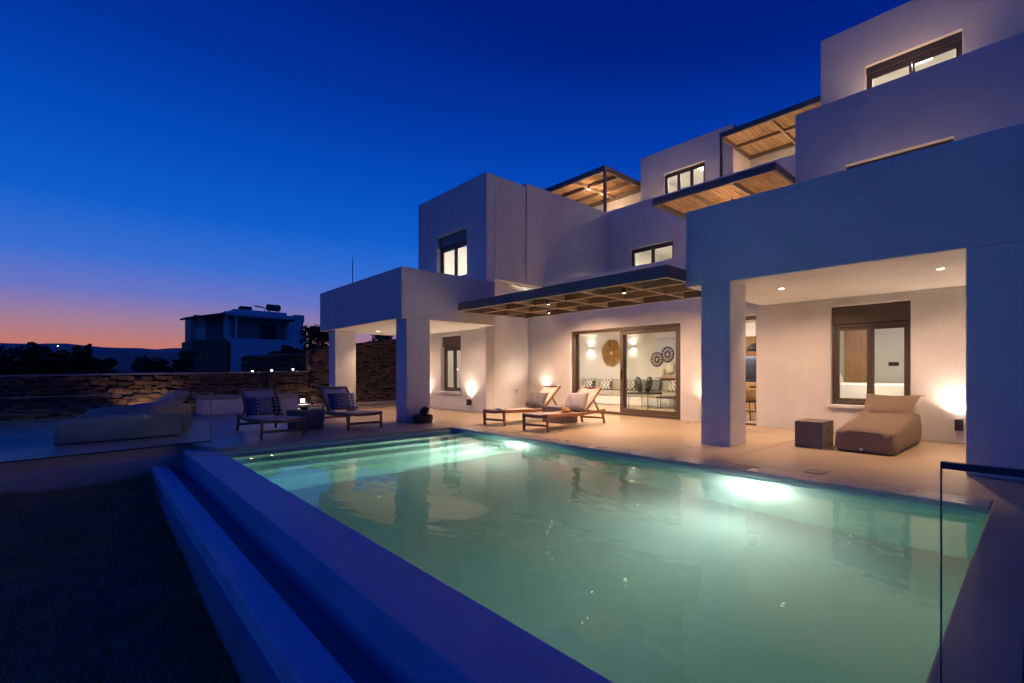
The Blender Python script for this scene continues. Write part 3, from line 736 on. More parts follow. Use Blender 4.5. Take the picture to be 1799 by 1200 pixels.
# ------------------------------------------------------------------ loungers
def make_lounger(label, loc, rz):
    t = thing('sun_lounger', label, 'sun lounger', loc, rz, 'teak sun loungers on the terrace')
    K = dict(parent=t, local=True)
    W = .31
    hz = .30; L = 2.0; hinge = 1.32
    for sx_ in (-1, 1):
        MB().bar((sx_*W, .02, hz+.01), (sx_*W, .95, hz-.035), .035, .062).bar((sx_*W, .951, hz-.035), (sx_*W, L, hz-.005), .035, .062).build('side_rail', M['teak'], bevel=.006, **K)
        MB().bar((sx_*(W-.0), .06, 0), (sx_*(W-.012), .035, hz+.03), .036, .055, up=(0,1,0)).build('leg', M['teak'], bevel=.005, **K)
        MB().bar((sx_*(W-.0), L-.02, 0), (sx_*(W-.012), L-.12, hz+.0), .036, .055, up=(0,1,0)).build('leg', M['teak'], bevel=.005, **K)
    MB().box(-W+.02, W-.02, .03, .07, .10, .145).build('stretcher', M['teak'], bevel=.004, **K)
    MB().box(-W+.02, W-.02, L-.07, L-.03, .10, .145).build('stretcher', M['teak'], bevel=.004, **K)
    e = MB()
    n = 8
    for i in range(n):
        a, b = -W+.02+(2*W-.04)*i/n, -W+.02+(2*W-.04)*(i+1)/n
        za, zb = [hz-.012-.028*(1-((v)/W)**2) for v in (a, b)]
        e.add([(a,.012,za),(b,.012,zb),(b,.06,zb),(a,.06,za),(a,.012,za+.05),(b,.012,zb+.05),(b,.06,zb+.05),(a,.06,za+.05)], [(0,3,2,1),(4,5,6,7),(0,1,5,4),(2,3,7,6),(0,4,7,3),(1,2,6,5)])
    e.build('end_rail', M['teak'], **K)
    # sling seat, slightly sagging
    sl = MB(); ny, nx = 10, 6
    def sheet(fn, th=.008):
        k = len(sl.v)
        for s_ in (0, -th):
            for j in range(ny+1):
                for i in range(nx+1):
                    x, y, z = fn(i/nx, j/ny); sl.v.append((x, y, z+s_))
        N = (nx+1)*(ny+1)
        for j in range(ny):
            for i in range(nx):
                q = k+j*(nx+1)+i; sl.f.append((q, q+1, q+nx+2, q+nx+1)); sl.f.append((N+q, N+q+nx+1, N+q+nx+2, N+q+1))
        for j in range(ny):
            for i in (0, nx):
                q = k+j*(nx+1)+i; sl.f.append((q, q+nx+1, N+q+nx+1, N+q))
        for i in range(nx):
            for j in (0, ny):
                q = k+j*(nx+1)+i; sl.f.append((q, q+1, N+q+1, N+q))
    sheet(lambda u, v: ((u*2-1)*(W-.02), .03+v*(hinge-.03), hz+.045-.022*(1-(2*u-1)**2)-(.045*(v*1.3) if v < .72 else .045*.936)))
    sl.build('sling', M['sling'], smooth=True, **K)
    ang = R(40); ca, sa = math.cos(ang), math.sin(ang); LB = .78; z0 = hz+.005
    for sx_ in (-1, 1):
        MB().bar((sx_*(W-.045), hinge, z0), (sx_*(W-.045), hinge+LB*ca, z0+LB*sa), .032, .045).build('back_frame', M['teak'], bevel=.005, **K)
        MB().bar((sx_*(W-.07), hinge+.42*ca, z0+.42*sa-.02), (sx_*(W-.07), hinge+.52, hz-.01), .02, .035).build('prop', M['teak'], **K)
    MB().bar((-(W-.06), hinge+(LB-.02)*ca, z0+(LB-.02)*sa), ((W-.06), hinge+(LB-.02)*ca, z0+(LB-.02)*sa), .03, .03).build('back_frame', M['teak'], **K)
    sl = MB()
    sheet(lambda u, v: ((u*2-1)*(W-.065), hinge+.02+(.03+v*(LB-.03))*ca+.02*math.sin(math.pi*v)*(1-(2*u-1)**2), z0+.028+(.03+v*(LB-.03))*sa-.03*(1-(2*u-1)**2)))
    sl.build('back_sling', M['sling'], smooth=True, **K)
    return t
LABL = ['dark teak lounger nearest the left end of the pool, holding the indigo banded cushion',
        'dark teak lounger before the left portico, holding the black zigzag cushion',
        'brown teak lounger by the corner wall with a towel on its foot',
        'brown teak lounger in front of the sliding door with a straw hat on it']
LOC = [((-9.92, 2.28, .004), R(90)), ((-10.22, 3.72, .004), R(90)), ((-8.86, 5.76, .004), R(9)), ((-7.36, 5.70, .004), R(10))]
first = make_lounger(LABL[0], *LOC[0])
loungers = [first]
for lb, (lc, rz) in zip(LABL[1:], LOC[1:]):
    c = copy_tree(first); c.location = lc; c.rotation_euler = (0, 0, rz); c['label'] = lb; ROOT[c.name] = Vector(lc); loungers.append(c)
def on_lounger(i, x, y, z):
    lc, rz = LOC[i]; c, s_ = math.cos(rz), math.sin(rz)
    return (lc[0]+x*c-y*s_, lc[1]+x*s_+y*c, lc[2]+z)

def cushion_mesh(w, h, t, n=14, pinch=.06):
    mb = MB()
    for sgn in (1, -1):
        k = len(mb.v)
        for j in range(n+1):
            for i in range(n+1):
                u, v = 2*i/n-1, 2*j/n-1
                ex = 1-pinch*(1-abs(v)**3)*abs(u)**4; ey = 1-pinch*(1-abs(u)**3)*abs(v)**4
                th = (max(0, (1-u**4)*(1-v**4)))**.55
                wr = .006*math.sin(9*u+4*v)*th
                mb.v.append((u*w/2*ex, sgn*(t/2*th)+wr, v*h/2*ey))
        for j in range(n):
            for i in range(n):
                q = k+j*(n+1)+i; mb.f.append((q, q+1, q+n+2, q+n+1))
    return mb
def cushion(label, m, w, h, t, loc, rz, tilt, group=None, roll=0):
    mb = cushion_mesh(w, h, t); o = mb.build('cushion', m, None, smooth=True, dissolve=False)
    bm = bmesh.new(); bm.from_mesh(o.data); bmesh.ops.remove_doubles(bm, verts=bm.verts, dist=1e-4); bmesh.ops.recalc_face_normals(bm, faces=bm.faces); bm.to_mesh(o.data); bm.free()
    o.location = loc; o.rotation_euler = (Matrix.Rotation(rz, 3, 'Z') @ Matrix.Rotation(tilt, 3, 'X') @ Matrix.Rotation(roll, 3, 'Y')).to_euler()
    return tag(o, label, 'cushion', group)
GC = 'cushions on the loungers'
cushion('wide indigo and zigzag banded cushion on the leftmost dark lounger', M['pat_bands'], .56, .40, .15, on_lounger(0, 0, 1.36, .50), LOC[0][1], -R(34), GC)
cushion('cushion with a black zigzag middle band on the lounger before the left portico', M['pat_bands2'], .56, .42, .15, on_lounger(1, .02, 1.37, .51), LOC[1][1], -R(34), GC)
cushion('dark grey plain cushion on the lounger by the corner wall', M['cush_grey'], .56, .40, .16, on_lounger(2, .0, 1.36, .50), LOC[2][1], -R(34), GC, roll=R(3))
cushion('pale lavender grey cushion behind the straw hat', M['cush_lav'], .58, .44, .17, on_lounger(3, -.02, 1.36, .515), LOC[3][1], -R(32), GC, roll=R(-3))
h = thing('straw_hat', 'round straw hat resting on the foot half of the lounger before the sliding door', 'hat', on_lounger(3, .0, .98, .305))
ROOT[h.name] = Vector((0, 0, 0))
MB().lathe([(.001, .105), (.05, .102), (.085, .075), (.098, .02)], (0,0,0), 20).build('crown', M['straw'], h, smooth=True, local=True)
MB().lathe([(.099, .022), (.101, .0)], (0,0,0), 20).build('ribbon', M['black'], h, local=True)
MB().lathe([(.10, .006), (.15, .002), (.15, -.004), (.10, -.001)], (0,0,0), 20).build('brim', M['straw'], h, local=True)
tw = thing('folded_towel', 'small folded grey towel on the foot of the lounger by the corner wall', 'towel', on_lounger(2, .04, .2, .315), LOC[2][1]); ROOT[tw.name] = Vector((0,0,0))
MB().box(-.10, .10, -.08, .08, 0, .022).build('lower_fold', M['paper'], tw, bevel=.008, local=True)
MB().box(-.095, .095, -.078, .075, .0225, .045).build('upper_fold', M['paper'], tw, bevel=.008, local=True)

# side tables
def side_table(label, x0, x1, y0, y1, h, taper=.0, slot=False, m=None):
    cx_, cy_ = (x0+x1)/2, (y0+y1)/2
    t = thing('side_table', label, 'side table', (cx_, cy_, .004), 0, 'block side tables on the terrace')
    mb = MB(); a, b = (x1-x0)/2, (y1-y0)/2; T = taper
    mb.add([(cx_-a+T,cy_-b+T,.004),(cx_+a-T,cy_-b+T,.004),(cx_+a-T,cy_+b-T,.004),(cx_-a+T,cy_+b-T,.004),(x0,y0,h),(x1,y0,h),(x1,y1,h),(x0,y1,h)],
           [(0,3,2,1),(4,5,6,7),(0,1,5,4),(1,2,6,5),(2,3,7,6),(3,0,4,7)])
    mb.build('body', m or M['concrete'], t, bevel=.008)
    if slot: MB().box(x1-.002, x1+.003, cy_-.06, cy_+.06, h-.16, h-.115).build('handle_slot', M['black'], t)
    return t
side_table('dark block side table standing between the two dark loungers, bowl on top', -11.55, -10.95, 2.68, 3.22, .38, .03)
side_table('dark block side table half hidden between the two brown loungers', -8.70, -8.02, 6.98, 7.46, .37)
side_table('dark brown cube side table with a slot handle left of the taupe beanbag', -2.88, -2.46, 7.25, 7.76, .40, 0, True)
b = thing('bowl', 'small black bowl on the block table between the dark loungers', 'bowl', (-11.22, 2.92, .381))
MB().lathe([(.001, .004), (.04, .004), (.085, .055), (.09, .06), (.08, .055), (.035, .012), (.001, .012)], (-11.22, 2.92, .381), 20).build('bowl_body', M['bowl'], b, smooth=True)
MB().lathe([(.04, 0), (.042, .006), (.03, .008)], (-11.22, 2.92, .381), 16).build('foot', M['bowl'], b)
g = thing('wine_glass', 'wine glass with red wine beside the black bowl', 'wine glass', (-11.30, 3.08, .381))
c_ = (-11.30, 3.08, .381)
MB().lathe([(.036, .0), (.036, .003), (.004, .006), (.004, .09), (.02, .10), (.042, .135), (.044, .165), (.034, .215)], c_, 18).build('glass_body', M['glass'], g, smooth=True)
MB().lathe([(.001, .102), (.018, .104), (.039, .135), (.040, .15), (.001, .15)], c_, 18).build('wine', M['wine'], g, smooth=True)

# basket with sandals by the column
bk = thing('woven_basket', 'low dark woven basket against the foot of the left portico column', 'basket', (-10.62, 5.08, 0)); c_ = (-10.62, 5.08, .005)
MB().lathe([(.001, .01), (.19, .01), (.215, .08), (.205, .17), (.19, .17), (.19, .06), (.001, .05)], c_, 24).build('basket_body', M['basket'], bk, smooth=True)
MB().tube([(-10.80, 5.08, .17), (-10.75, 5.10, .30), (-10.62, 5.12, .36), (-10.50, 5.10, .28), (-10.45, 5.08, .17)], .014, 8).build('handle', M['basket'], bk, smooth=True)
for k, (dx_, rz_) in enumerate(((-.05, .5), (.06, .9))):
    s_ = thing('sandal', ['dark sandal leaning out of the woven basket, left one', 'dark sandal leaning out of the woven basket, right one'][k], 'sandal', (-10.62+dx_, 5.06, .08), rz_, 'sandals in the basket'); ROOT[s_.name] = Vector((0,0,0))
    MB().bar((0, 0, 0), (.08, .02, .27), .09, .02, up=(0,1,0)).build('sole', M['black'], s_, bevel=.008, local=True)
    MB().bar((.02, -.02, .14), (.07, -.015, .2), .085, .03, up=(0,1,0)).build('strap', M['black'], s_, bevel=.008, local=True)

# ------------------------------------------------------------------ beanbag loungers (lofted sections)
def beanbag(label, loc, rz, L, W, m, head=.64, foot=.33, rise=0.):
    t = thing('beanbag_lounger', label, 'beanbag', loc, rz, 'beanbag loungers'); ROOT[t.name] = Vector((0,0,0))
    K = dict(parent=t, local=True)
    rnd = random.Random(int(loc[0]*10)+5)
    mb = MB(); n = 72; NS = 56
    prof = [(0, .80, .20), (.012, .93, .27), (.05, 1, .31), (.2, 1.0, .345), (.4, 1.01, .36), (.56, 1.02, .38), (.66, 1.02, .40), (.76, 1.01, .41), (.86, .99, .41), (.94, .96, .39), (.985, .88, .33), (1, .75, .26)]
    def at_(v):
        for (a, wa, ha), (b, wb, hb) in zip(prof[:-1], prof[1:]):
            if v <= b: q = (v-a)/(b-a); return wa+(wb-wa)*q, ha+(hb-ha)*q
        return prof[-1][1:]
    ph = [rnd.uniform(0, 6.28) for _ in range(12)]
    vsn = [0, .006, .012, .03]+[.05+.93*k/NS for k in range(NS+1)]+[.99, 1]
    for v in vsn:
        wf, h_ = at_(v); h_ += rise*max(0, min(1, (v-.08)/.62))**1.2*(1 if v < .9 else max(0, 1-(v-.9)/.1)); y = v*L; hh = h_*foot/.33; w = W/2*wf
        for k in range(n):
            a = 2*math.pi*k/n; c, s_ = math.cos(a), math.sin(a); ex = .25
            x = w*math.copysign(abs(c)**ex, c); z = hh/2+hh/2*math.copysign(abs(s_)**ex, s_)
            xr, up = x/w, max(0, (z/hh-.5)*2)
            z += .045*(1-xr*xr)*up*(.6+.4*math.sin(v*3))
            # long diagonal pulls towards the head, tucks at the front corners, vertical sags on the flanks
            hd = max(0, min(1, (v-.35)/.4)); fr = max(0, 1-v/.25)
            fold = (.011*math.sin(17*v+7*xr+2.2*math.sin(3*xr+ph[0])+ph[1])*hd + .009*math.sin(24*xr-9*v+ph[2])*hd*abs(xr)
                    + .010*math.sin(15*(abs(xr)+v*1.4)+ph[3])*fr + .006*math.sin(9*v+3*xr+ph[4]) + .012*math.sin(38*v+5*xr*xr+ph[11])*max(0, min(1, (v-.5)/.15))*(.4+.6*abs(xr)))
            z += 2.4*fold*up
            side = (1-up)*min(1, z/.08)
            x += math.copysign(.010*math.sin(31*v+5*z/hh+ph[5])*side+.012*math.sin(11*v+ph[6])*side, c)
            y_ = y+(.010*math.sin(13*xr+ph[7])*(1-up) if v < .02 else 0)
            mb.v.append((x, y_, max(.012, z)))
    for k in range(len(vsn)-1):
        for q in range(n):
            mb.f.append((k*n+q, k*n+(q+1) % n, (k+1)*n+(q+1) % n, (k+1)*n+q))
    mb.f.append(tuple(range(n))[::-1]); mb.f.append(tuple((len(vsn)-1)*n+q for q in range(n)))
    mb.build('seat', m, smooth=True, **K)
    # headrest pillow: a flap with flared corners wrapped over the head end
    hp = MB(); nx, ny = 36, 20
    for s_ in (1, -1):
        for j in range(ny+1):
            for i in range(nx+1):
                u, v = 2*i/nx-1, j/ny
                wx = W/2*(.93+.17*v*v)
                yy = L*(.66+.30*v-.03*(1-u*u)*v); zz = .36+rise*.85+(head-.36-rise*.85)*(1.05*v**.8)+.045*u*u*v
                th = .17*max(0, (1-u**4))**.5*max(0, 1-(2*v-1)**4)**.5*(1-.2*v)
                droop = -.04*u*u*(1-v)+.02*abs(u)**3*v
                crease = .013*math.sin(u*13+v*6+ph[8])*(1-v)**.7+.007*math.sin(u*6-v*12+ph[9])+.01*abs(u)**2*math.sin(v*16+ph[10])
                hp.v.append((u*wx, yy-s_*th*.55+crease, zz+droop+s_*th*.6))
        k = 0 if s_ == 1 else (nx+1)*(ny+1)
        for j in range(ny):
            for i in range(nx):
                q = k+j*(nx+1)+i; hp.f.append((q, q+1, q+nx+2, q+nx+1))
    o = hp.build('headrest', m, smooth=True, **K)
    bm = bmesh.new(); bm.from_mesh(o.data); bmesh.ops.remove_doubles(bm, verts=bm.verts, dist=1e-4); bmesh.ops.recalc_face_normals(bm, faces=bm.faces); bm.to_mesh(o.data); bm.free()
    MB().box(-W/2*.93, W/2*.93, .05, L-.07, .0, .07).build('base', M['bag_base'], bevel=.03, **K)
    z1 = .315*foot/.33
    MB().tube([(W/2*1.0*math.copysign(1, 1)*.97, .06, z1-.005), (W/2*.985, L*.3, z1+.012), (W/2*.99, L*.55, z1+.05)], .006, 6).build('piping', m, **K)
    MB().tube([(-W/2*.93, .022, z1-.03), (0, .012, z1-.018), (W/2*.93, .022, z1-.03)], .006, 6).build('piping', m, **K)
    MB().box(-.05, .0, -.008, -.003, .035, .065).build('care_tag', M['white'], **K)
    return t
beanbag('taupe beanbag lounger with raised headrest under the bedroom window', (-1.90, 7.25, .004), R(-1), 1.85, .80, M['bag'], .70, .33, .085)
GB = [('grey beanbag lounger nearest the glass rail on the left terrace', (-11.95, -.33, .004)), ('grey beanbag lounger in the middle of the three on the left terrace', (-12.8, -.16, .004)), ('grey beanbag lounger farthest from the glass rail, by the stone wall', (-13.65, -.02, .004))]
for (lb, lc), hd_, ft_ in zip(GB, (.55, .63, .68), (.33, .37, .41)): beanbag(lb, lc, R(2), 1.48, .72, M['bag_g'], hd_, ft_)

# ------------------------------------------------------------------ glass balustrades
gr = thing('glass_balustrade', 'frameless glass balustrade along the edge of the left terrace', 'glass railing', (-10.1, .35, 0))
A, Bp = Vector((-8.75, -5.2, 0)), Vector((-10.38, 1.38, 0)); dA = (Bp-A).normalized(); seg = (Bp-A).length
cuts = [0, seg*.42, seg-1.62, seg]
for a, b_ in zip(cuts[:-1], cuts[1:]):
    p, q = A+dA*(a+.006), A+dA*(b_-.006)
    MB().bar((p.x, p.y, .42), (q.x, q.y, .42), .012, .80).build('pane', M['rail_glass'], gr)
    MB().bar((p.x, p.y, .8245), (q.x, q.y, .8245), .014, .007).build('top_edge', M['glass_edge'], gr)
    if b_ == seg: MB().bar((q.x, q.y, .02), (q.x, q.y, .82), .006, .014, up=(dA.x, dA.y, 0)).build('side_edge', M['glass_edge'], gr)
MB().bar((A.x, A.y, .009), (Bp.x, Bp.y, .009), .05, .018).build('base_channel', M['alu_d'], gr)
g2 = thing('glass_balustrade', 'glass balustrade with a dark top rail at the right edge of the pool', 'glass railing', (1, 2.08, 0))
MB().box(-.275, 3.6, 2.072, 2.086, .008, .795).build('pane', M['rail_glass'], g2)
MB().box(-.28, 3.6, 2.064, 2.094, .797, .822).build('top_rail', M['rail_edge'], g2, bevel=.003)
MB().box(-.281, -.276, 2.073, 2.085, .006, .796).build('side_edge', M['rail_edge'], g2)

# drain covers, tap
for i, (x, y, lb) in enumerate(((-1.95, 5.55, 'small square skimmer lid in the paving in front of the beanbag'), (-2.72, 5.22, 'small lid in the pale pool coping right of the blue column'))):
    t = thing('drain_cover', lb, 'drain cover', (x, y, .0), 0, 'lids in the paving')
    frame_ = MB(); w = .11
    for (a, b_, c, d) in ((-w, w, -w, -w+.012), (-w, w, w-.012, w), (-w, -w+.012, -w+.0125, w-.0125), (w-.012, w, -w+.0125, w-.0125)): frame_.box(x+a, x+b_, y+c, y+d, .0045, .007)
    frame_.build('frame', M['alu'], t); MB().box(x-w+.013, x+w-.013, y-w+.013, y+w-.013, .0045, .0062).build('lid', M['cover'], t)
tp = thing('garden_tap', 'small metal garden tap on the corner wall behind the lounger', 'tap', (-12.03, 8.63, .57))
MB().tube([(-12.03, 8.63, .57), (-11.93, 8.60, .57), (-11.90, 8.59, .54), (-11.90, 8.59, .50)], .012, 8).build('spout', M['steel'], tp, smooth=True)
MB().tube([(-11.96, 8.61, .57), (-11.96, 8.61, .61)], .008, 8).build('stem', M['steel'], tp)
MB().tube([(-12.0, 8.57, .615), (-11.92, 8.65, .615)], .009, 8).build('handle', M['steel'], tp)
at = thing('antenna', 'thin mast antenna rising behind the left portico roof', 'antenna', (-17.5, 6.0, 0))
MB().tube([(-17.5, 5.95, 0), (-17.5, 5.95, 4.9)], .014, 6).build('mast', M['black'], at)
MB().tube([(-17.5, 5.95, 4.9), (-17.5, 5.95, 5.1)], .007, 6).build('tip', M['black'], at)

# ------------------------------------------------------------------ living room, kitchen, bedroom
t = thing('sofa', 'long beige built-in sofa along the living room back wall', 'sofa', (-11.5, 12.6, 0))
MB().box(-14.7, -8.2, 12.36, 13.19, .013, .31).build('plinth', I_, t, bevel=.01)
n = 6; wx = 6.4/n
for i in range(n):
    a = -14.65+i*wx
    MB().box(a+.008, a+wx-.008, 12.32, 12.95, .312, .50).build('seat_cushion', M['sofa'], t, bevel=.035, seg=3)
    MB().prism([(a+.01, 12.86), (a+wx-.01, 12.86), (a+wx-.01, 13.15), (a+.01, 13.15)], .49, [.86, .86, .90, .90]).build('back_cushion', M['sofa'], t, bevel=.06, seg=3)
GS = 'cushions on the sofa'
for x, lb, m in ((-13.05, 'white lattice print cushion under the left wall sconce', M['pat_lattice']), (-12.15, 'white lattice print cushion under the straw wall ornament', M['pat_lattice']), (-10.95, 'white lattice print cushion behind the sliding glass, left of the dark cushions', M['pat_lattice']),
              (-10.35, 'dark grey cushion standing behind the green vase', M['cush_grey']), (-9.85, 'dark slate cushion right of the green vase', M['cush_grey']), (-9.05, 'white lattice print cushion at the right end of the sofa', M['pat_lattice'])):
    cushion(lb, m, .48, .44, .14, (x, 12.72, .70), R(random.uniform(-8, 8)), -R(20), GS, roll=R(random.uniform(-6, 6)))
def sconce(x, label):
    t = thing('wall_sconce', label, 'wall lamp', (x, 13.2, 2.10), 0, 'up and down sconces in the living room')
    MB().box(x-.17, x+.17, 13.06, 13.199, 2.08, 2.115).build('shelf_body', M['white'], t, bevel=.004)
    lamp('SPOT', (x, 13.08, 2.15), 11, INNER, .06, size=165, blend=1, aim=(0, .25, 1), parent=t)
    lamp('SPOT', (x, 13.08, 2.04), 11, INNER, .06, size=165, blend=1, aim=(0, .25, -1), parent=t)
sconce(-13.42, 'glowing wall sconce left of the straw ornament'); sconce(-11.22, 'glowing wall sconce right of the straw ornament, seen through glass')
sw = thing('straw_ornament', 'round sunburst straw ornament on the living room wall', 'wall ornament', (-12.28, 13.19, 1.88))
rnd = random.Random(5); sb = MB()
for k in range(230):
    a = 2*math.pi*k/230+rnd.uniform(-.03, .03); r0 = .10*rnd.uniform(.8, 1.3); r1 = .52*rnd.uniform(.84, 1.05); y = 13.19-rnd.uniform(.005, .05)
    p, q = (-12.28+r0*math.cos(a), y-.02, 1.88+r0*math.sin(a)), (-12.28+r1*math.cos(a), y, 1.88+r1*math.sin(a))
    sb.tube([p, q], [.007, .011], 4)
o = sb.build('straw_rays', M['straw'], sw); o['kind'] = 'stuff'
MB().lathe([(.075, -.03), (.12, -.035), (.13, -.005)], (-12.28, 13.19, 1.88), 24, 'y').build('ring', M['straw'], sw)
def plate(x, z, r, label):
    t = thing('wall_plate', label, 'wall ornament', (x, 13.19, z), 0, 'woven plates on the living room wall')
    c = (x, 13.19, z)
    MB().lathe([(r*.82, -.02), (r, -.03), (r, -.002)], c, 28, 'y').build('rim', M['plate_d'], t)
    MB().lathe([(r*.5, -.015), (r*.82, -.021)], c, 28, 'y').build('pale_band', M['plate_l'], t)
    MB().lathe([(.001, -.012), (r*.22, -.012)], c, 28, 'y').build('centre', M['plate_l'], t)
    MB().lathe([(r*.22, -.0121), (r*.5, -.0149)], c, 28, 'y').build('dark_band', M['plate_d'], t)
    for k in range(12):
        a = 2*math.pi*k/12; MB().bar((x+r*.56*math.cos(a), 13.165, z+r*.56*math.sin(a)), (x+r*.8*math.cos(a), 13.163, z+r*.8*math.sin(a)), .035, .006, up=(0,1,0)).build('spoke', M['plate_d'], t)
plate(-10.12, 1.60, .26, 'smaller woven plate, lower left of the pair'); plate(-9.66, 1.76, .27, 'larger woven plate, upper right of the pair')
ac = thing('air_conditioner', 'white air conditioner high on the living room wall', 'air conditioner', (-9.7, 13.19, 2.4))
MB().box(-10.05, -9.15, 12.98, 13.195, 2.28, 2.55).build('body', M['white'], ac, bevel=.03); MB().box(-10.0, -9.2, 12.97, 12.979, 2.29, 2.32).build('louvre', M['plate_l'], ac)
def table_lamp(x, z, s_, label):
    t = thing('table_lamp', label, 'table lamp', (x, 13.0, z), 0, 'lamps on the shelf')
    MB().lathe([(.05, 0), (.05, .01), (.01, .015), (.01, .10*s_)], (x, 13.0, z), 12).build('stand', M['steel'], t)
    MB().lathe([(.11*s_, .08*s_), (.10*s_, .30*s_)], (x, 13.0, z), 18).build('lamp_shade', M['shade'], t, smooth=True)
table_lamp(-9.75, .98, .9, 'short cream table lamp on the shelf right of the sofa'); table_lamp(-9.42, 1.05, 1.3, 'tall cream table lamp on the shelf right of the sofa')
sh = thing('wall_shelf', 'narrow shelf behind the sofa carrying two cream lamps', 'shelf', (-9.6, 13.1, .95)); MB().box(-10.0, -9.1, 12.92, 13.195, .94, .975).build('board', M['wood'], sh, bevel=.004); MB().box(-10.0, -9.1, 13.16, 13.195, .88, .939).build('bracket', M['wood'], sh)
def coffee(x, y, h_, a, label):
    t = thing('coffee_table', label, 'coffee table', (x, y, .012), 0, 'thin legged coffee tables')
    MB().box(x-a, x+a, y-.36, y+.36, h_-.05, h_).build('table_top', M['black'], t, bevel=.004)
    for sx_ in (-1, 1):
        for sy_ in (-1, 1): MB().tube([(x+sx_*(a-.04), y+sy_*.32, .012), (x+sx_*(a-.04), y+sy_*.32, h_-.049)], .011, 6).build('leg', M['black'], t)
coffee(-9.35, 11.55, .52, .42, 'black coffee table with thin legs carrying the green vase'); coffee(-8.55, 11.9, .40, .35, 'lower black coffee table right of the vase')
vs = thing('glass_vase', 'green smoked tulip shaped vase pair on the coffee table', 'vase', (-9.35, 11.5, .52))
for dx_, tl in ((-.26, -.30), (.26, .30)):
    pr = [(.001, 0), (.045, 0), (.05, .02), (.10, .10), (.125, .22), (.11, .36), (.07, .46), (.001, .5)]
    mb = MB().lathe(pr, (0, 0, 0), 18)
    mb.v = [(-9.35+dx_*.6+v[0]+tl*v[2]*.6, 11.5+v[1], .521+v[2]) for v in mb.v]; mb.build('vase_body', M['vase'], vs, smooth=True)
# kitchen end
ku = thing('kitchen_cabinet', 'oak wall cabinet above a dark backsplash in the kitchen', 'cabinet', (-6.6, 13.1, 1.65))
for i in range(4): MB().box(-8.0+.6*i+.003, -7.4+.6*i-.003, 12.85, 13.195, 1.62, 2.2).build('cabinet_door', M['wood'], ku, bevel=.003)
kb = thing('kitchen_counter', 'kitchen counter with oak doors and a dark backsplash', 'kitchen counter', (-6.6, 12.9, 0))
MB().box(-8.0, -5.0, 13.17, 13.196, .92, 1.6).build('backsplash', M['splash'], kb); MB().box(-8.0, -5.0, 12.55, 13.165, .88, .92).build('worktop', M['black'], kb)
for i in range(5): MB().box(-8.0+.6*i+.003, -7.4+.6*i-.003, 12.58, 13.16, .05, .875).build('cabinet_door', M['wood'], kb, bevel=.003)
lamp('AREA', (-6.6, 13.0, 1.6), 10, (.85, .9, 1), aim=(0, .3, -1), shape=(1.6, .05), name='cabinet_strip_light', parent=ku)
lamp('AREA', (-6.6, 13.0, 2.23), 4, INNER, aim=(0, .3, 1), shape=(2.2, .05), name='cabinet_top_light', parent=ku)
for x, lb, hh in ((-6.85, 'small bottle on the kitchen worktop', .24), (-6.7, 'dark kettle on the kitchen worktop', .2)):
    q = thing('bottle' if hh > .22 else 'kettle', lb, 'bottle' if hh > .22 else 'kettle', (x, 12.9, .921))
    MB().lathe([(.001, 0), (.045, 0), (.045, hh*.6), (.015, hh*.8), (.015, hh), (.001, hh)], (x, 12.9, .921), 14).build('body', M['steel'] if hh > .22 else M['black'], q, smooth=True)
    MB().lathe([(.018, hh+.001), (.018, hh+.02), (.001, hh+.02)], (x, 12.9, .921), 12).build('cap', M['black'], q)
pn = thing('pendant_lamp', 'black dome pendant lamp over the dining table', 'pendant lamp', (-5.35, 11.0, 1.7))
MB().lathe([(.02, .20), (.12, .17), (.21, .08), (.235, 0), (.22, 0), (.2, .07), (.11, .155), (.001, .17)], (-5.35, 11.0, 1.68), 24).build('lamp_shade', M['black'], pn, smooth=True)
MB().tube([(-5.35, 11.0, 1.88), (-5.35, 11.0, 2.59)], .004, 6).build('cord', M['black'], pn)
MB().lathe([(.001, 0), (.04, .02), (.04, .05), (.001, .06)], (-5.35, 11.0, 1.765), 14).build('bulb', E_BULB, pn)
lamp('POINT', (-5.35, 11.0, 1.74), 14, WARM, .05, parent=pn)
dt = thing('dining_table', 'wooden dining table seen past the blue column', 'dining table', (-5.5, 11.1, 0))
MB().box(-6.3, -5.0, 10.75, 11.5, .72, .76).build('table_top', M['wood'], dt, bevel=.006)
for x in (-6.2, -5.1):
    for y in (10.83, 11.42): MB().tube([(x, y, .013), (x, y, .719)], .025, 8).build('leg', M['wood'], dt)
fb = thing('serving_bowl', 'yellow serving bowl on the dining table', 'bowl', (-5.42, 11.0, .761)); MB().lathe([(.001, .0), (.06, 0), (.15, .05), (.155, .055), (.14, .05), (.001, .015)], (-5.42, 11.0, .761), 18).build('bowl_body', M['straw'], fb, smooth=True); MB().lathe([(.06, -.0005), (.055, .01)], (-5.42, 11.0, .762), 18).build('foot', M['straw'], fb)
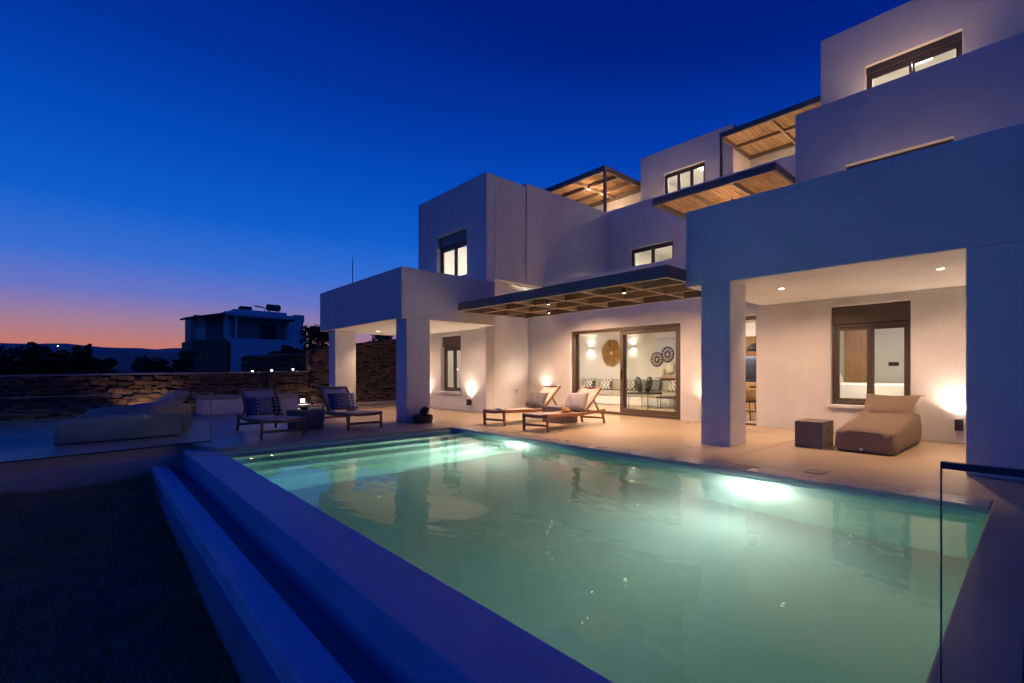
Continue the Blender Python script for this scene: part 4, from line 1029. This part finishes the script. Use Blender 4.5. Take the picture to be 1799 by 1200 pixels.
def chair(x, y, rz, label):
    t = thing('dining_chair', label, 'chair', (x, y, .012), rz, 'dining chairs'); ROOT[t.name] = Vector((0,0,0)); K = dict(parent=t, local=True)
    MB().box(-.21, .21, -.2, .22, .42, .47).build('seat', M['black'], bevel=.02, **K)
    sh_ = MB(); nn = 10
    for s_ in (0, .02):
        for k in range(nn+1):
            a = R(-80+160*k/nn)-math.pi/2; r = .24+s_
            for z in (.47, .82): sh_.v.append((r*math.cos(a), r*math.sin(a)*.9+.0, z-.08*(z > .6)*abs(math.cos(a))))
    for b0 in (0, 2*(nn+1)):
        for k in range(nn): q = b0+2*k; sh_.f.append((q, q+2, q+3, q+1))
    for k in range(nn): q = 2*k; o_ = 2*(nn+1); sh_.f.append((q+1, q+3, o_+q+3, o_+q+1)); sh_.f.append((q, q+2, o_+q+2, o_+q))
    sh_.build('backrest', M['chair'], smooth=True, **K)
    for sx_ in (-1, 1):
        for sy_ in (-1, 1): MB().tube([(sx_*.2, sy_*.2, 0), (sx_*.14, sy_*.13, .42)], .012, 6).build('leg', M['black'], **K)
    return t
chair(-5.32, 10.45, 0, 'tan shell dining chair nearest the kitchen opening'); chair(-5.95, 10.5, .2, 'tan shell dining chair farther behind the blue column')
# bedroom
bd = thing('bed', 'white bed seen through the bedroom window', 'bed', (-2.9, 11.2, 0))
MB().box(-4.1, -1.3, 10.55, 11.95, .05, .45).build('bed_base', M['wood'], bd); MB().box(-4.15, -1.25, 10.5, 12.0, .452, .84).build('mattress', M['white'], bd, bevel=.06, seg=3)
MB().box(-3.6, -1.2, 10.47, 12.03, .60, .91).build('duvet', M['white'], bd, bevel=.025, seg=3)
cushion('white pillow propped at the head of the bed', M['white'], .6, .5, .2, (-3.72, 11.5, 1.08), R(60), -R(30), None)
wd = thing('wardrobe', 'tall oak panel door behind the bed', 'wardrobe', (-3.4, 12.5, 0)); MB().box(-3.72, -3.16, 12.53, 12.595, .02, 2.32).build('wardrobe_door', M['wood'], wd, bevel=.004); MB().box(-3.15, -3.10, 12.54, 12.595, .02, 2.34).build('jamb', M['plaster_in'], wd)
sp_ = thing('switch_plate', 'dark switch plate on the white bedroom wall', 'light switch', (-2.62, 12.59, 1.34)); MB().box(-2.74, -2.52, 12.575, 12.598, 1.30, 1.39).build('plate', M['black'], sp_, bevel=.012); MB().box(-2.66, -2.60, 12.571, 12.5745, 1.325, 1.365).build('button', M['alu'], sp_)
dr = thing('bedroom_door', 'plain white door in the bedroom wall', 'door', (-2.3, 12.58, 0)); MB().box(-2.42, -1.6, 12.56, 12.597, .02, 2.2).build('door_leaf', M['white'], dr, bevel=.004); MB().tube([(-2.32, 12.55, 1.0), (-2.2, 12.55, 1.0)], .01, 8).build('handle', M['steel'], dr)

# ------------------------------------------------------------------ stone walls
def stone_meshes(n=8):
    out = []; rnd = random.Random(21)
    for k in range(n):
        bm = bmesh.new(); bmesh.ops.create_cube(bm, size=1)
        for v in bm.verts: v.co += Vector((rnd.uniform(-.12, .12), rnd.uniform(-.11, .11), rnd.uniform(-.2, .2)))
        bmesh.ops.bevel(bm, geom=bm.edges[:], offset=.09, segments=1, affect='EDGES')
        me = bpy.data.meshes.new('stone'); bm.to_mesh(me); bm.free(); me.materials.append(M['stone']); out.append(me)
    return out
SM = stone_meshes()
def stone_wall(label, x, y0, y1, zb, ztop, group, cap=True, vis=(-99, 99), depth=.45, seed=1, lim=285):
    """wall running along Y; stones face +X"""
    t = thing('stone_wall', label, 'stone wall', (x, (y0+y1)/2, zb), 0, group)
    rnd = random.Random(seed)
    ys = [y0+(y1-y0)*i/16 for i in range(17)]
    core = MB()
    for a, b in zip(ys[:-1], ys[1:]):
        core.add([(x-depth,a,zb),(x-.05,a,zb),(x-.05,b,zb),(x-depth,b,zb),(x-depth,a,ztop(a)-.03),(x-.05,a,ztop(a)-.03),(x-.05,b,ztop(b)-.03),(x-depth,b,ztop(b)-.03)],
                 [(0,3,2,1),(4,5,6,7),(0,1,5,4),(1,2,6,5),(2,3,7,6),(3,0,4,7)])
    core.build('wall_core', M['mortar'], t)
    if cap:
        c = MB()
        for a, b in zip(ys[:-1], ys[1:]):
            c.add([(x-depth-.02,a,ztop(a)-.03),(x+.015,a,ztop(a)-.03),(x+.015,b,ztop(b)-.03),(x-depth-.02,b,ztop(b)-.03),(x-depth-.02,a,ztop(a)+.015),(x+.015,a,ztop(a)+.015),(x+.015,b,ztop(b)+.015),(x-depth-.02,b,ztop(b)+.015)],
                  [(0,3,2,1),(4,5,6,7),(0,1,5,4),(1,2,6,5),(2,3,7,6),(3,0,4,7)])
        c.build('coping', M['cap'], t)
    rest = MB(); cnt = 0; z = zb
    while True:
        h_ = rnd.uniform(.06, .135)
        if z > max(ztop(a) for a in ys)-.03: break
        y = y0-rnd.uniform(0, .2)
        while y < y1:
            L_ = rnd.choice((rnd.uniform(.08, .2), rnd.uniform(.14, .34))); yc = y+L_/2; hz = h_*rnd.uniform(.6, 1.2); dz = rnd.uniform(-.03, .03)
            if yc-L_/2 > y0-.05 and yc+L_/2 < y1+.05 and z+h_*.7 < ztop(yc)-.02:
                pos = (x-.09+rnd.uniform(-.03, .025), yc, z+h_/2+dz); scl = (rnd.uniform(.16, .2), L_*.97, hz); rx = rnd.uniform(-.13, .13)
                if cnt < lim and vis[0] < yc < vis[1]:
                    o = bpy.data.objects.new('stone', rnd.choice(SM)); col.objects.link(o); o.parent = t
                    o.location = Vector(pos)-ROOT[t.name]; o.scale = scl; o.rotation_euler = (rx, 0, 0); cnt += 1
                else:
                    me = rnd.choice(SM); k = len(rest.v)
                    rest.v += [(pos[0]+v.co.x*scl[0], pos[1]+v.co.y*scl[1], pos[2]+v.co.z*scl[2]) for v in me.vertices]
                    rest.f += [tuple(k+i for i in p.vertices) for p in me.polygons]
            y += L_
        z += h_
    if rest.v:
        o = rest.build('small_stones', M['stone'], t); o['kind'] = 'stuff'
    return t
GW = 'dry stone boundary walls'
low = lambda y: 1.07+.018*(y+1.3)
stone_wall('long low stone wall with a pale cap behind the left terrace', -18.6, -12, 4.98, 0, low, GW, True, (-1.9, 4.99), seed=4)
tall = lambda y: 1.93+.20*(y-5.0) if y < 7.6 else 2.45+.04*(y-7.6)
stone_wall('tall stone wall rising behind the left portico columns', -18.55, 4.98, 13, 0, tall, GW, False, (4.9, 8.6), seed=9)
bk_t = lambda y: 1.65+.13*(y-3)
w2 = stone_wall('short dark stone wall with a thin pale cap below the neighbouring house', -23.0, 4.0, 8.5, .6, lambda y: 1.78+.075*(y-4), GW, True, (0, 0), seed=14)
# small dark recess post between wall stretches
pt = thing('wall_post', 'dark slim post set into the low stone wall behind the left lounger', 'post', (-18.56, 3.9, 0)); MB().box(-18.6, -18.46, 3.83, 3.97, .35, 1.10).build('post_body', M['alu_d'], pt); MB().box(-18.61, -18.45, 3.82, 3.98, 1.101, 1.115).build('post_cap', M['alu_d'], pt)
# plastered bench and low kerb at the wall foot
bn = thing('plaster_bench', 'low plastered bench in front of the stone wall, left of the loungers', 'bench', (-17.2, 3, 0))
MB().box(-17.55, -16.8, 2.02, 4.2, .001, .40).build('bench_base', P_, bn, bevel=.015); MB().box(-17.55, -16.77, 2.0, 4.22, .402, .50).build('bench_seat', M['cap'], bn, bevel=.015)
struct(MB().box(-18.5, -18.1, 4.3, 9.5, .001, .09).build('kerb', M['coping'], bevel=.01))
# lamps on and at the wall
for i, (y, z) in enumerate(((3.49, 1.16), (3.99, 1.19), (4.57, 1.22))):
    t = thing('garden_lamp', ['small garden lamp glowing on the stone wall, leftmost of three', 'small garden lamp glowing on the stone wall, middle of three', 'small garden lamp glowing on the stone wall, rightmost of three'][i], 'garden lamp', (-18.8, y, z-.04), 0, 'garden lamps on the stone wall')
    MB().tube([(-18.8, y, z-.05), (-18.8, y, z-.005)], .016, 8).build('stem', M['black'], t); MB().lathe([(.001, -.004), (.018, 0), (.022, .02), (.018, .04), (.001, .045)], (-18.8, y, z), 12).build('bulb', E_BULB, t)
    lamp('POINT', (-18.7, y, z+.05), 1.2, WARM, .03, parent=t)
t = thing('step_light', 'small square step light low on the stone wall between the dark loungers', 'step light', (-18.5, 4.78, .2)); MB().box(-18.53, -18.50, 4.72, 4.82, .15, .25).build('diffuser', E_BULB, t); MB().box(-18.55, -18.531, 4.70, 4.84, .13, .27).build('frame', M['alu_d'], t)
lamp('SPOT', (-18.47, 4.78, .2), 14, WARM, .04, size=160, blend=.5, aim=(1, 0, -.3), parent=t)
t = thing('wall_washer', 'small ground light washing the stone wall behind the beanbags', 'ground light', (-18.3, 1.05, 0)); MB().lathe([(.06, 0), (.06, .07), (.001, .07)], (-18.3, 1.05, .001), 14).build('housing', M['black'], t); MB().lathe([(.001, .001), (.05, .001)], (-18.3, 1.05, .071), 14).build('diffuser', E_DOWN, t)
lamp('SPOT', (-18.28, 1.05, .09), 16, WARM, .03, size=130, blend=.7, aim=(-.5, 0, 1), parent=t)

# ------------------------------------------------------------------ neighbouring house
nb = thing('neighbour_house', 'dim flat roofed white house on the slope beyond the stone wall', 'house', (-46, 9, 1))
def npart(mb, name, m, **k): return mb.build(name, m, nb, **k)
npart(MB().box(-52, -46, 7.2, 12.1, .3, 3.75), 'lower_wall', M['nwall'])
npart(MB().add([(-46.0,11.0,3.752),(-46.0,12.1,3.752),(-46.0,12.1,4.62),(-46.0,11.0,4.02),(-46.3,11.0,3.752),(-46.3,12.1,3.752),(-46.3,12.1,4.62),(-46.3,11.0,4.02)],
      [(0,1,2,3),(7,6,5,4),(0,4,5,1),(1,5,6,2),(2,6,7,3),(3,7,4,0)]), 'stair_parapet', M['nwall'])
npart(MB().box(-52, -46.35, 11.0, 12.0, 3.752, 5.29), 'upper_wall', M['nwall'])
npart(MB().box(-53, -47.6, 5.4, 10.99, 3.4, 5.45), 'upper_wall', M['nwall2'])
npart(MB().box(-53, -46.1, 6.9, 11.39, 5.46, 5.75), 'roof_slab', M['nwall'], bevel=.03)
npart(MB().box(-52, -46.6, 7.5, 10.9, 5.751, 6.02), 'roof_parapet', M['nwall'])
npart(MB().box(-52, -46.3, 11.4, 12.05, 5.3, 5.9), 'corner_block', M['nwall'])
for y in (6.95, 7.55): npart(MB().box(-46.5, -46.35, y, y+.13, 3.75, 5.459), 'post', M['nwall'])
npart(MB().add([(-47.5,4.55,4.95),(-45.6,4.7,4.95),(-45.8,6.88,5.5),(-50,6.88,5.55),(-47.5,4.55,5.06),(-45.6,4.7,5.06),(-45.8,6.88,5.63),(-50,6.88,5.68)], [(0,3,2,1),(4,5,6,7),(0,1,5,4),(1,2,6,5),(2,3,7,6),(3,0,4,7)]), 'porch_roof', M['nroof'])
npart(MB().box(-46.1, -45.95, 5.0, 5.14, 1.0, 4.98), 'post', M['nwall2'])
npart(MB().box(-46.3, -46.2, 5.15, 5.6, 4.45, 4.52), 'porch_rail', M['nwall2'])
npart(MB().box(-47.9, -47.55, 5.45, 6.0, 3.4, 5.3), 'door', M['nwall'])
npart(MB().box(-47.59, -47.5, 9.4, 10.4, 3.9, 5.0), 'window', M['black'])
npart(MB().box(-47.59, -47.5, 7.0, 7.5, 3.75, 5.3), 'door', M['nwall'])
npart(MB().box(-52, -45.7, 5.1, 7.0, .3, 3.52), 'stone_base', M['stone'])
npart(MB().box(-48, -47, 8.0, 8.7, 6.03, 6.33), 'chimney', M['nroof'])
wt = thing('water_tank', 'round water tank lying on the neighbouring roof', 'water tank', (-47, 10, 6.03))
mb = MB().tube([(-46.8, 9.58, 6.36), (-46.8, 9.64, 6.36), (-46.8, 10.44, 6.36), (-46.8, 10.5, 6.36)], [.2, .27, .27, .2], 16); mb.build('tank_body', M['nroof'], wt, smooth=True)
for y in (9.75, 10.3): MB().box(-46.95, -46.65, y-.03, y+.03, 6.021, 6.12).build('stand', M['steel'], wt)
sp2 = thing('solar_panel', 'tilted solar panel frame beside the water tank', 'solar panel', (-47, 9.1, 6.03)); MB().add([(-46.6,8.85,6.3),(-46.6,9.5,6.22),(-47.4,9.5,6.42),(-47.4,8.85,6.5),(-46.6,8.85,6.33),(-46.6,9.5,6.25),(-47.4,9.5,6.45),(-47.4,8.85,6.53)], [(0,3,2,1),(4,5,6,7),(0,1,5,4),(1,2,6,5),(2,3,7,6),(3,0,4,7)]).build('panel', M['splash'], sp2); MB().box(-46.65, -46.6, 9.42, 9.47, 6.02, 6.22).build('stand', M['steel'], sp2)

# ------------------------------------------------------------------ trees and shrubs
def tree(name, label, cat, x, y, z, h, rx, shape='round', n=1500, m=None, seed=0, group=None, trunk=.35):
    t = thing(name, label, cat, (x, y, z), 0, group); rnd = random.Random(seed)
    m = m or M['leaf']
    tm = MB().tube([(x, y, z-.3), (x+.05, y+.04, z+h*trunk*.6), (x, y, z+h*.75)], [rx*.10+.03, rx*.07+.02, .015], 7)
    cl = []
    k = 26 if shape == 'round' else 18
    for i in range(k):
        if shape == 'round':
            a = rnd.uniform(0, 6.28); r = rx*rnd.random()**.5*.8; zz = z+h*(trunk*.6+(1-trunk*.6)*rnd.random()**.8*.9); f = 1-((zz-z)/h-.55)**2*1.6
            c = (x+math.cos(a)*r*f, y+math.sin(a)*r*f, zz); s_ = rx*rnd.uniform(.25, .42)
        else:
            v = i/k; c = (x+rnd.uniform(-.1, .1)*rx, y+rnd.uniform(-.15, .15)*rx, z+h*(.08+.9*v)); s_ = rx*max(.12, math.sin(math.pi*min(1, .2+.8*v))**.7)*.8
        cl.append((c, s_))
        tm.tube([(x, y, min(z+h*.6, c[2]-.1)), c], [.03, .008], 4)
    tm.build('trunk', M['bark'], t)
    cr = MB()
    for _ in range(n):
        c, s_ = rnd.choice(cl)
        d = Vector((rnd.gauss(0, 1), rnd.gauss(0, 1), rnd.gauss(0, 1))).normalized()*s_*rnd.random()**.4
        p = Vector(c)+d; q = rnd.uniform(.05, .12)*(1+rx*.15)
        a = Vector((rnd.gauss(0,1), rnd.gauss(0,1), rnd.gauss(0,1))).normalized(); b = a.cross(Vector((rnd.gauss(0,1), rnd.gauss(0,1), rnd.gauss(0,1)))).normalized()
        k0 = len(cr.v); cr.v += [tuple(p-a*q), tuple(p+b*q*.5), tuple(p+a*q), tuple(p-b*q*.5)]; cr.f.append((k0, k0+1, k0+2, k0+3))
    me = bpy.data.meshes.new('crown'); o_ = ROOT[t.name]; me.from_pydata([(v[0]-o_.x, v[1]-o_.y, v[2]-o_.z) for v in cr.v], [], cr.f); me.materials.append(m)
    o = bpy.data.objects.new('crown', me); col.objects.link(o); o.parent = t
    return t
GT = 'trees beyond the stone wall'
for i, (y, top, rx, sh, lb) in enumerate(((-3.4, 2.0, 1.0, 'round', 'dark bushy tree at the far left edge, beyond the wall'), (-2.35, 2.45, 1.0, 'round', 'round dark tree beyond the wall, second from the left edge'), (-1.5, 2.72, .85, 'round', 'tallest bushy tree of the dark group on the left'),
        (-.75, 2.35, .8, 'round', 'round tree just left of the pair of slim cypresses'), (-.28, 2.72, .42, 'cyp', 'slim dark cypress, left of the pair'), (.08, 2.8, .42, 'cyp', 'slim dark cypress, right of the pair'), (.62, 1.95, .6, 'round', 'low tree at the right end of the dark group on the left'))):
    tree('tree' if sh == 'round' else 'cypress_tree', lb, 'tree', -40, y, .2, top-.2, rx, sh, 1900 if sh == 'round' else 1100, seed=30+i, group=GT, trunk=.2)
GH = 'shrubs on the slope'
for i, (x, y, z, top, rx, lb) in enumerate(((-40, 2.1, .5, 2.05, .7, 'dark shrub on the slope left of the neighbouring stone base'), (-40, 3.1, .5, 2.2, .75, 'dark shrub right of the first one on the slope'), (-40, 4.0, .6, 2.5, .7, 'dark shrub touching the neighbouring stone base'),
        (-26, 5.5, 1.2, 2.05, .38, 'small shrub above the short capped wall, left one'), (-26, 6.2, 1.3, 2.35, .45, 'rounded shrub above the short capped wall, middle one'), (-26, 7.1, 1.4, 2.45, .5, 'rounded shrub above the short capped wall, right one'))):
    tree('shrub', lb, 'shrub', x, y, z, top-z, rx, 'round', 1000, M['leaf2'], seed=60+i, group=GH, trunk=.1)
for i, (x, y, z, top, rx, lb) in enumerate(((-33, 9.3, 1.2, 3.9, 1.0, 'dark tree between the neighbouring house and the left portico'), (-30, 12.2, 1.4, 4.3, 1.2, 'dark tree behind the tall stone wall, seen between the columns, left one'), (-30, 14.4, 1.4, 4.4, 1.2, 'dark tree behind the tall stone wall, seen between the columns, right one'))):
    tree('tree', lb, 'tree', x, y, z, top-z, rx, 'round', 2400, seed=80+i, group='trees behind the tall stone wall', trunk=.3)

# far settlement lights on the hillside
for x, y, z, lb in ((-900, -22, 33, 'tiny town light on the far hillside above the dark trees, left'), (-420, 38, 9.5, 'tiny town light on the nearer slope left of the neighbouring house')):
    t = thing('town_light', lb, 'town light', (x, y, z), 0, 'far town lights')
    MB().lathe([(.001, 0), (.28*abs(x)/400, .3), (.001, .6)], (x, y, z), 8).build('bulb', E_BULB, t); MB().tube([(x, y, z-6), (x, y, z)], .08, 5).build('pole', M['black'], t)
